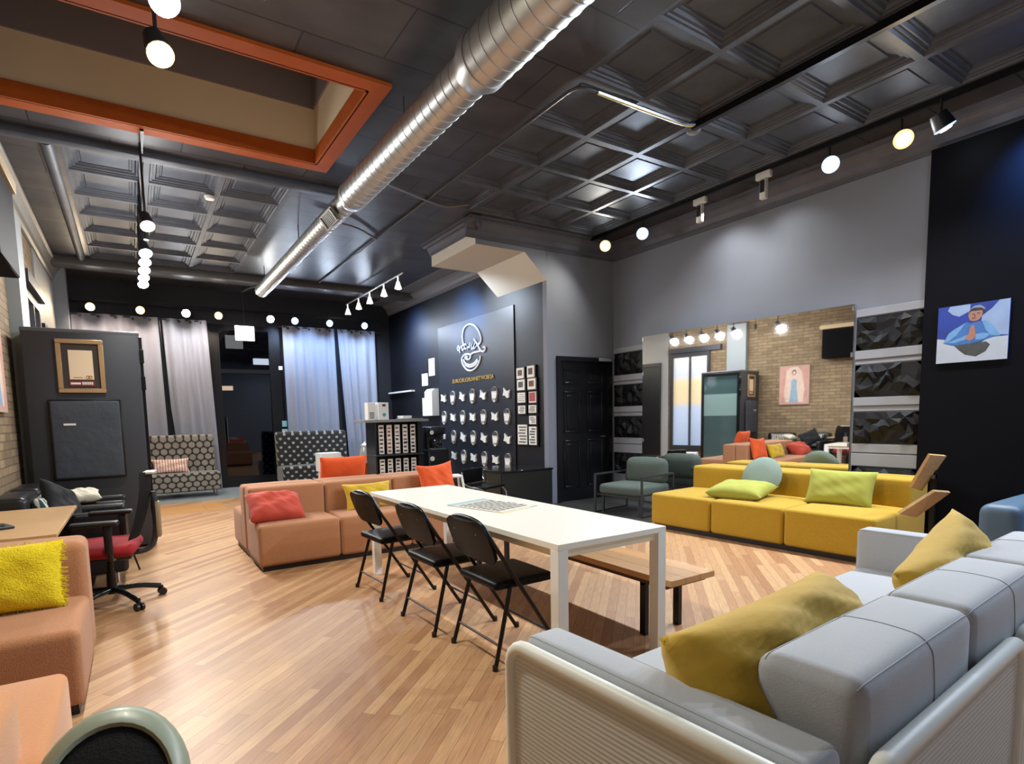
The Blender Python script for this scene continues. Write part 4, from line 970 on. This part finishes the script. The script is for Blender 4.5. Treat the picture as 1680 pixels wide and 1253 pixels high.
# blue armchair by the pillar
ba = thing('armchair', 'steel blue armchair beyond the grey sofa, by the pillar', 'armchair', (5.22, .35, 0), 0)
b = new(); rbox(b, .02, 1.25, .95, 1.2, .08, .665, .07, (.006, .01, .006)); obj('armrest', b, bluef_m, ba)
b = new(); rbox(b, .02, 1.25, 0, .25, .08, .665, .07, (.006, .01, .006)); obj('armrest', b, bluef_m, ba)
b = new(); rbox(b, .95, 1.27, .25, .95, .1, .78, .08, (.01, 0, .01)); obj('backrest', b, bluef_m, ba)
b = new(); rbox(b, .0, .95, .25, .95, .1, .42, .05, (.01, .0, .015)); obj('seat', b, mat('slate seat leather', '#6d7d90', .6), ba)
for x in (.08, 1.15):
    for y in (.08, 1.1):
        b = new(); cyl(b, (x, y, 0), (x, y, .1), .02); obj('leg', b, gun_m, ba)

# wooden wall boards by the pillar
wr = thing('footrest_stand', 'black stand with two tilted oak boards by the pillar', 'stand', (5.9, 2.0, 0))
b = new(); box(b, -.015, .02, .035, .07, 0, .84); box(b, -.14, .16, -.1, .12, 0, .018); obj('post', b, blk_m, wr)
def plank(pts, th):
    b = new(); P_ = [Vector(p) for p in pts]; n = (P_[1]-P_[0]).cross(P_[3]-P_[0]).normalized()*th
    A_ = [b.verts.new(p) for p in P_]; B_ = [b.verts.new(p+n) for p in P_]
    b.faces.new(A_); b.faces.new(B_[::-1])
    for q in range(4): b.faces.new((A_[q], A_[(q+1) % 4], B_[(q+1) % 4], B_[q]))
    return b
obj('upper_board', plank([(-.289, -.02, .983), (.033, -.02, .955), (-.031, .12, .645), (-.253, .12, .691)], .022), deskw_m, wr)
obj('lower_board', plank([(-.446, .14, .497), (-.112, .14, .428), (.022, -.05, .657), (-.303, -.05, .696)], .022), deskw_m, wr)
b = new(); box(b, -.05, .02, .035, .05, .76, .79); obj('bracket', b, steel_m, wr)
b = new(); box(b, -.05, .02, .035, .05, .55, .58); obj('bracket', b, steel_m, wr)

# grey lounge chair
gc = thing('lounge_chair', 'grey green lounge chair with thin dark metal frame', 'chair', (5.48, 5.85, 0), R(-82))
# local x along the front (towards -Y), y to the back
b = new(); rbox(b, .04, .74, .02, .72, .27, .41, .05, (.004, .006, .015)); obj('seat_cushion', b, greyf_m, gc)
b = new(); t_ = new(); rbox(t_, .1, .72, .55, .75, .40, .745, .08, (.01, .02, .02)); join(b, t_); obj('back_cushion', b, greyf_m, gc)
for x in (0, .77):
    b = new(); 
    for y in (.0, .74): box(b, x-.012, x+.012, y-.012, y+.012, 0, .54)
    box(b, x-.012, x+.012, -.012, .752, .53, .554); box(b, x-.012, x+.012, 0, .74, 0, .02); obj('side_frame', b, gun_m, gc)
b = new()
for y in (.06, .7): box(b, 0, .77, y-.012, y+.012, .245, .27)
box(b, 0, .77, .735, .758, .53, .555); obj('cross_rail', b, gun_m, gc)
for x in (.09, .68):
    b = new(); box(b, x-.012, x+.012, .06, .084, 0, .25); obj('leg', b, gun_m, gc)

# ------------------------------------------------------------------ desk, office chairs, black armchairs
dk = thing('desk', 'light oak desk against the left brick wall', 'desk', (-1.0, 4.18, 0))
b = new(); box(b, 0, .57, 0, 1.42, .715, .74, .003, 1); obj('desktop', b, deskw_m, dk)
b = new(); box(b, .03, .53, .04, 1.38, .68, .715); obj('under_frame', b, blk_m, dk)
for x in (.04, .48):
    for y in (.05, 1.33):
        b = new(); box(b, x, x+.04, y, y+.04, 0, .68); obj('leg', b, blk_m, dk)
b = new(); box(b, -.16, .12, -.1, .1, 0, .018, .006, 2); box(b, -.12, .08, -.06, .06, .018, .026, .003, 1); tag(obj('keyboard_tray', b, blkpl_m, loc=(-.83, 4.62, .7405), rot=(0, 0, R(25))), 'black flat device lying on the oak desk', 'device')
def office_chair():
    t = thing('office_chair', 'x', 'chair')
    # faces -X locally
    for k in range(5):
        a = R(20+72*k); b = new(); tube(b, smoothpath([(.03*math.cos(a), .03*math.sin(a), .12), (.18*math.cos(a), .18*math.sin(a), .115), (.33*math.cos(a), .33*math.sin(a), .075)], 1), [.026, .024, .022, .016] if False else .021, 10); l = obj('base_leg', b, mat('dark glossy base', '#181c1c', .25, .3), t)
        b = new(); c = Vector((.34*math.cos(a), .34*math.sin(a), .03)); s = Vector((-math.sin(a), math.cos(a), 0))
        cyl(b, c-s*.028, c-s*.008, .03, n=16); cyl(b, c+s*.008, c+s*.028, .03, n=16); cyl(b, c-s*.008, c+s*.008, .012); cyl(b, c, c+Vector((0, 0, .05)), .01); obj('caster', b, blkpl_m, l)
    b = new(); cyl(b, (0, 0, .09), (0, 0, .26), .035, .03); cyl(b, (0, 0, .26), (0, 0, .40), .022); obj('gas_column', b, blk_m, t)
    b = new(); box(b, -.12, .16, -.11, .11, .36, .415, .015, 2); cyl(b, (0, .11, .38), (.02, .2, .37), .008); cyl(b, (.17, -.05, .38), (.2, -.05, .26), .007); obj('mechanism', b, blkpl_m, t)
    b = new(); rbox(b, -.25, .2, -.25, .25, .41, .495, .04, (.01, .01, .02)); obj('seat', b, redf_m, t)
    b = new(); t_ = new(); nx, nz = 10, 8; g = []
    for i in range(nx+1):
        row = []
        for j in range(nz+1):
            u = -1+2*i/nx; k = j/nz; ww = .23*(1-.25*k**3-.12*(1-k)**3); z = .52+.5*k; x = .21+.06*math.sin(k*2.2)-.05*u*u+.05*k
            row.append(t_.verts.new((x, u*ww, z)))
        g.append(row)
    for i in range(nx):
        for j in range(nz): t_.faces.new((g[i][j], g[i+1][j], g[i+1][j+1], g[i][j+1]))
    bmesh.ops.solidify(t_, geom=t_.faces[:], thickness=.03); join(b, t_); bk = obj('backrest', b, mat('black mesh back', '#141416', .7), t)
    b = new(); t_ = new(); g = []
    for i in range(7):
        row = []
        for j in range(7):
            u = (-1+2*i/6)*.9; k = .14+.66*j/6; ww = .13; z = .52+.5*k; x = .205+.06*math.sin(k*2.2)-.05*u*u+.05*k-.012
            row.append(t_.verts.new((x, u*ww, z)))
        g.append(row)
    for i in range(6):
        for j in range(6): t_.faces.new((g[i][j], g[i+1][j], g[i+1][j+1], g[i][j+1]))
    bmesh.ops.solidify(t_, geom=t_.faces[:], thickness=.012); join(b, t_); obj('red_lining', b, redf_m, bk)
    b = new(); tube(b, smoothpath([(.12, 0, .39), (.27, 0, .40), (.32, 0, .5), (.335, 0, .72), (.32, 0, .86)], 2), .022, 8); obj('back_spine', b, gun_m, t)
    b = new(); box(b, .33, .36, -.04, .04, .5, .78, .008, 2); obj('spine_cover', b, mat('tan cover', '#8d7c62', .5), t)
    b = new(); rbox(b, .27, .35, -.10, .10, 1.0, 1.02, .009); obj('head_bar', b, mat('pale grey top', '#a9a99f', .5), t)
    for s in (-1, 1):
        b = new(); tube(b, smoothpath([(.06, s*.2, .40), (.06, s*.29, .41), (.06, s*.30, .55), (.05, s*.30, .66)], 2), .02, 8); box(b, .03, .08, s*.30-.02, s*.30+.02, .45, .66, .01, 2); a = obj('arm_post', b, blkpl_m, t)
        b = new(); rbox(b, -.17, .13, s*.30-.045, s*.30+.045, .66, .695, .016); obj('arm_pad', b, blkpl_m, t)
    return t
oc = office_chair(); oc.location = (-.22, 5.12, 0); oc.rotation_euler = (0, 0, R(-8)); oc['label'] = 'office chair with red seat and black back at the oak desk'
def black_armchair():
    t = thing('armchair', 'x', 'armchair', (0, 0, 0), 0, 'black armchairs along the brick wall')
    lm = mat('black leather', '#15161a', .38, bump=(50, .08))
    b = new(); rbox(b, .2, .78, .12, .68, .12, .42, .04, (.01, 0, .02)); obj('seat', b, lm, t)
    b = new(); rbox(b, 0, .22, .02, .78, .12, .78, .05, (.01, 0, .01)); obj('backrest', b, lm, t)
    for y in (0, .68):
        b = new(); rbox(b, .02, .80, y, y+.12, .12, .62, .035, (.004, .004, .004)); obj('armrest', b, lm, t)
    for x in (.06, .72):
        for y in (.06, .74):
            b = new(); cyl(b, (x, y, 0), (x, y, .13), .016); obj('leg', b, chrome_m, t)
    return t
bk = black_armchair(); bk.location = (-.99, 5.63, 0); bk.scale = (1.1, .8, 1.06); bk['label'] = 'black leather armchair by brick wall right behind the oak desk'
dup(bk, (-.99, 6.42, 0), 0, 'black leather armchair by brick wall next to the charcoal booth')
def stripe_mat(name, a, c, sc_):
    m = mat(name, a, .85); nt = m.node_tree; wv = nt.nodes.new('ShaderNodeTexWave'); wv.bands_direction = 'X'; wv.inputs['Scale'].default_value = sc_; wv.inputs['Distortion'].default_value = 1.2; wv.inputs['Detail'].default_value = 1
    tcn = nt.nodes.new('ShaderNodeTexCoord'); nt.links.new(tcn.outputs['Object'], wv.inputs['Vector'])
    r_ = nt.nodes.new('ShaderNodeValToRGB'); r_.color_ramp.elements[0].color = lin(a); r_.color_ramp.elements[1].color = lin(c); r_.color_ramp.elements[0].position = .4; r_.color_ramp.elements[1].position = .55
    nt.links.new(wv.outputs['Fac'], r_.inputs[0]); nt.links.new(r_.outputs[0], nt.nodes['Principled BSDF'].inputs['Base Color']); return m
cushion('throw_pillow', 'teal and white striped pillow in armchair right behind the desk', stripe_mat('teal stripes', '#2c4a48', '#cfd2c8', 9), .4, .32, .14, MT(-.67, 5.95, .65) @ RZ(90) @ RX(-16), seed=11)
cushion('throw_pillow', 'cream and black striped pillow in armchair next to booth', stripe_mat('cream stripes', '#2a2824', '#ded6c4', 8), .4, .32, .14, MT(-.67, 6.74, .65) @ RZ(90) @ RX(-16), seed=12)
cushion('throw_pillow', 'black pillow leaning in corner behind the oak desk', mat('black pillow cloth', '#141518', .85, noise=(20, .2)), .42, .36, .13, MT(-.56, 6.0, .72) @ RZ(72) @ RX(-24) @ RY(28), seed=13)
cushion('throw_pillow', 'cream knitted pillow resting on the black armchair arm', mat('cream knit', '#d8d2bd', .9, noise=(30, .15)), .3, .2, .1, MT(-.45, 6.40, .735) @ RZ(10) @ RX(-72), seed=14)
# sage shell chair at bottom left
sg = thing('shell_chair', 'rounded sage green chair back with black inner, lower left foreground', 'chair', (-.115, 1.83, 0), R(-6))
sage_m = mat('sage plastic', '#8a9380', .4, coat=.1)
b = new(); arc = []
def backpt(a, rr, y): v_ = Vector((rr*math.sin(a)*.20, y, rr*math.cos(a)*.25)); v_.rotate(Matrix.Rotation(R(-30), 3, 'X')); return v_+Vector((0, -.08, .37))
N = 24; g = []
prof = [(.70, -.02), (.80, -.045), (.93, -.03), (1.0, .02), (.97, .075), (.82, .10), (.70, .06)]
for i in range(N+1):
    a = R(-125+250*i/N); g.append([b.verts.new(backpt(a, rr, y+.05*math.cos(a))) for rr, y in prof])
for i in range(N):
    for j in range(len(prof)): b.faces.new((g[i][j], g[i+1][j], g[i+1][(j+1) % len(prof)], g[i][(j+1) % len(prof)]))
b.faces.new(g[0]); b.faces.new(g[-1][::-1]); obj('back_rim', b, sage_m, sg, angle=60)
b = new(); t_ = new(); vs = [t_.verts.new(backpt(R(-125+250*i/N), .80, -.03+.05*math.cos(R(-125+250*i/N)))) for i in range(N+1)]; cv = t_.verts.new(backpt(0, 0, -.07))
for i in range(N): t_.faces.new((vs[i], vs[i+1], cv))
t_.faces.new((vs[-1], vs[0], cv)); bmesh.ops.solidify(t_, geom=t_.faces[:], thickness=.02); join(b, t_); obj('back_panel', b, mat('black mesh cloth', '#0d0e12', .75, bump=(120, .3)), sg)
b = new(); rbox(b, -.16, .16, .02, .36, .16, .21, .03); obj('seat', b, blkpl_m, sg)
b = new(); cyl(b, (0, .22, .03), (0, .22, .17), .03); obj('column', b, blk_m, sg)
b = new(); lathe(b, [(.22, 0), (.22, .012), (.05, .03), (0, .03)], 24, MT(0, .22, 0)); obj('base_disc', b, blk_m, sg)

# ------------------------------------------------------------------ far end: settles, display stand, black cabinet, stool
dotA = dots_mat('beige dot weave', '#8d8578', '#1f1f1f', .135, .104, .0565, 1.12)
dotB = dots_mat('small dot weave', '#a8a294', '#202020', .17, .078, .03, 1.3)
def settle(name, label, loc, L, m, sx=1):
    t = thing('settle', label, 'settle sofa', loc)
    b = new(); rbox(b, 0, L, 0, .62, .12, .46, .04, (.0, .005, .01)); obj('seat', b, m, t)
    b = new(); t_ = new(); rbox(t_, .0, L-.03, .44, .62, .44, 1.16, .05, (0, .005, .0)); 
    for v in t_.verts: v.co.y += (v.co.z-.44)*.12
    join(b, t_); obj('backrest', b, m, t)
    for x in (.08, L-.08):
        for y in (.07, .55):
            b = new(); cyl(b, (x, y, 0), (x, y, .13), .014); obj('leg', b, steel_m, t)
    return t
settle('settle', 'high-backed settle with big beige dots, left of glass door', (.06, 11.65, .004), 1.30, dotA)
settle('settle', 'high-backed settle with small white dots, right of glass door', (2.50, 11.65, .004), 1.52, dotB)
cushion('throw_pillow', 'pink and cream striped pillow on the beige dotted settle', stripe_mat('pink stripes', '#c98b86', '#ecdcc4', 7), .62, .28, .13, MT(.55, 11.93, .60) @ RX(-18), seed=15)
st = thing('side_stand', 'white box table standing in front of small-dotted settle', 'table', (3.17, 10.8, 0)); b = new(); box(b, -.2, .2, -.18, .18, .40, .76, .006, 1); obj('box_body', b, whitep_m, st); b = new(); box(b, -.17, .17, -.15, .15, 0, .4); obj('base', b, whitep_m, st)
gj = thing('glass_jar', 'clear lidded glass jar on wooden stand by display unit', 'jar', (3.74, 10.3, .565)); b = new(); lathe(b, [(.0, 0), (.10, 0), (.11, .03), (.11, .24), (.07, .3), (.07, .31), (.0, .31)], 20); obj('jar_body', b, mat('pale jar glass', '#c9cccb', .15, trans=.5), gj); b = new(); lathe(b, [(.075, .31), (.08, .34), (.03, .37), (.02, .4), (0, .405)], 18); obj('lid', b, mat('jar lid', '#dcdedd', .2, .3), gj)
js = thing('plinth_stand', 'orange wooden plinth beside the black display unit', 'stand', (3.74, 10.3, 0)); b = new(); box(b, -.17, .2, -.17, .17, 0, .54, .005, 1); obj('plinth_body', b, orange_trim_m, js); b = new(); box(b, -.19, .22, -.19, .19, .54, .565, .003, 1); obj('plinth_top', b, orange_trim_m, js)

du = thing('display_unit', 'black display unit with counter top by the logo wall', 'display unit', (3.62, 9.5, 0))
b = new(); box(b, -.2, 1.05, -.08, .5, 1.325, 1.37, .004, 1); obj('counter_top', b, mat('grey counter', '#8b8b88', .4), du)
b = new(); box(b, .02, .05, 0, .46, 0, 1.325); box(b, .86, .95, 0, .46, 0, 1.325); box(b, .05, .86, .42, .46, 0, 1.325); box(b, .05, .86, 0, .42, 0, .06); obj('carcass', b, mat('black laminate', '#15161a', .35), du)
b = new(); box(b, .0, .95, -.06, .42, .72, .745, .003, 1); obj('shelf', b, gun_m, du)
pr = random.Random(11)
for k in range(5):
    x = .10+k*.155
    for z, hh in ((.755, .52), (.2, .46)):
        t = thing('brochure_card', ('printed card strip %s from left on %s shelf of display unit' % (od[k], 'upper' if z > .5 else 'lower')), 'card', (3.62+x, 9.52, z), 0, 'printed card strips in the display unit')
        b = new(); box(b, 0, .095, 0, .012, 0, hh); obj('card_sheet', b, paper_m, t)
        b = new()
        for q in range(7): box(b, .012, .083-pr.uniform(0, .02), -.002, 0, .03+q*(hh/7.4), .03+q*(hh/7.4)+pr.uniform(.015, .04))
        if k == 0: pass
        obj('print', b, cardk_m if (k, z > .5) != (1, True) else mat('red card print', '#a8443a', .7), t)
for x, wd, lab, cc in ((3.56, .14, 'white carton at left end of counter top', '#e8e6e0'), (3.76, .2, 'white carton with teal round sticker on counter top', '#ecebe6')):
    t = thing('carton', lab, 'box', (x, 9.6, 1.37)); b = new(); box(b, 0, wd, 0, .16, 0, .31, .006, 1); obj('carton_body', b, mat('white carton', '#e8e6e0', .6), t)
    b = new()
    if wd > .15:
        cyl(b, (wd*.55, -.002, .09), (wd*.55, 0, .09), .035, n=20); obj('round_sticker', b, mat('teal sticker', '#4fa3ad', .6), t)
        b = new(); box(b, .08, .14, -.002, 0, .24, .28); obj('print', b, cardk_m, t)
    else:
        for q in range(4): box(b, .03, .12, -.002, 0, .03+q*.03, .045+q*.03)
        obj('print', b, cardk_m, t)
pt = thing('document_tray', 'stack of papers and black tray on counter top', 'tray', (4.2, 9.55, 1.37)); b = new(); box(b, 0, .42, 0, .3, 0, .02, .005, 1); obj('tray', b, steel_m, pt); b = new(); box(b, .02, .2, .02, .28, .02, .065, .004, 1); obj('paper_stack', b, paper_m, pt); b = new(); box(b, .2, .41, .02, .28, .02, .05, .01, 2); obj('black_folder', b, blkpl_m, pt)
cm = thing('coffee_machine', 'black coffee machine standing right of display unit', 'coffee machine', (4.72, 9.55, .78))
b = new(); box(b, 0, .34, .1, .4, 0, .44, .03, 3); box(b, 0, .34, -.08, .15, .28, .44, .05, 3); obj('machine_body', b, blkpl_m, cm)
b = new(); box(b, .02, .32, -.08, .1, 0, .03, .005, 1); obj('drip_tray', b, steel_m, cm); b = new(); box(b, .09, .25, -.04, .08, .03, .2, .01, 2); obj('water_jug', b, mat('smoked jug', '#22262b', .1, coat=.5), cm)
b = new(); lathe(b, [(.03, -.003), (.04, -.003), (.04, .003), (.03, .003)], 18, MT(.03, -.085, .33) @ RX(90)); obj('badge_ring', b, whitep_m, cm)
ct = thing('side_cabinet', 'tall narrow black cabinet under the coffee machine', 'cabinet', (4.68, 9.47, 0)); b = new(); box(b, 0, .42, 0, .5, 0, .78, .004, 1); obj('cabinet_body', b, MATS['black laminate'], ct); b = new(); box(b, .01, .41, -.015, 0, .03, .76, .003, 1); d_ = obj('cabinet_door', b, MATS['black laminate'], ct); b = new(); lathe(b, [(.03, -.004), (.045, -.004), (.045, .004), (.03, .004)], 20, MT(.06, -.02, .62) @ RX(90)); obj('ring_pull', b, whitep_m, d_)
lb = thing('low_cabinet', 'low black cabinet against the wall under the badges', 'cabinet', (4.49, 6.72, 0))
b = new(); box(b, -.02, .93, -.02, .92, .56, .585, .004, 1); obj('cabinet_top', b, mat('glossy black top', '#0e0f12', .15), lb); b = new(); box(b, 0, .92, 0, .9, .02, .56); obj('cabinet_body', b, mat('dark olive black', '#1b1c1a', .4), lb)
b = new(); box(b, -.012, -.001, .03, .44, .05, .54, .003, 1); obj('cabinet_door', b, MATS['dark olive black'], lb); b = new(); box(b, -.012, -.001, .46, .87, .05, .54, .003, 1); obj('cabinet_door', b, MATS['dark olive black'], lb)
bc = thing('cantilever_chair', 'black chair with chrome frame in front of low cabinet', 'chair', (4.12, 6.62, 0), R(20))
b = new(); rbox(b, -.22, .22, -.2, .22, .40, .44, .018); obj('seat', b, vinyl_m, bc); b = new(); rbox(b, -.22, .22, .2, .235, .46, .66, .015, (0, .008, 0)); obj('backrest', b, vinyl_m, bc)
for s in (-1, 1):
    b = new(); tube(b, smoothpath([(s*.225, .22, .62), (s*.225, .2, .43), (s*.225, -.2, .41), (s*.225, -.22, .2), (s*.225, -.2, .015), (s*.225, .22, .015)], 2), .011, 8); obj('side_tube', b, chrome_m, bc)
b = new(); cyl(b, (-.225, .22, .015), (.225, .22, .015), .011); obj('cross_tube', b, chrome_m, bc)
ws = thing('step_stool', 'white step stool behind far end of white table', 'stool', (3.70, 6.72, 0), R(-15))
b = new(); box(b, -.09, .09, -.12, .12, .57, .6, .01, 2); obj('stool_top', b, whitep_m, ws)
for s in (-1, 1):
    for q in (-1, 1):
        b = new(); tube(b, [(s*.075, q*.1, .58), (s*.15, q*.16, 0)], .018, 8); obj('leg', b, whitep_m, ws)
b = new(); box(b, -.125, .125, -.14, .14, .2, .22); obj('step_board', b, whitep_m, ws)
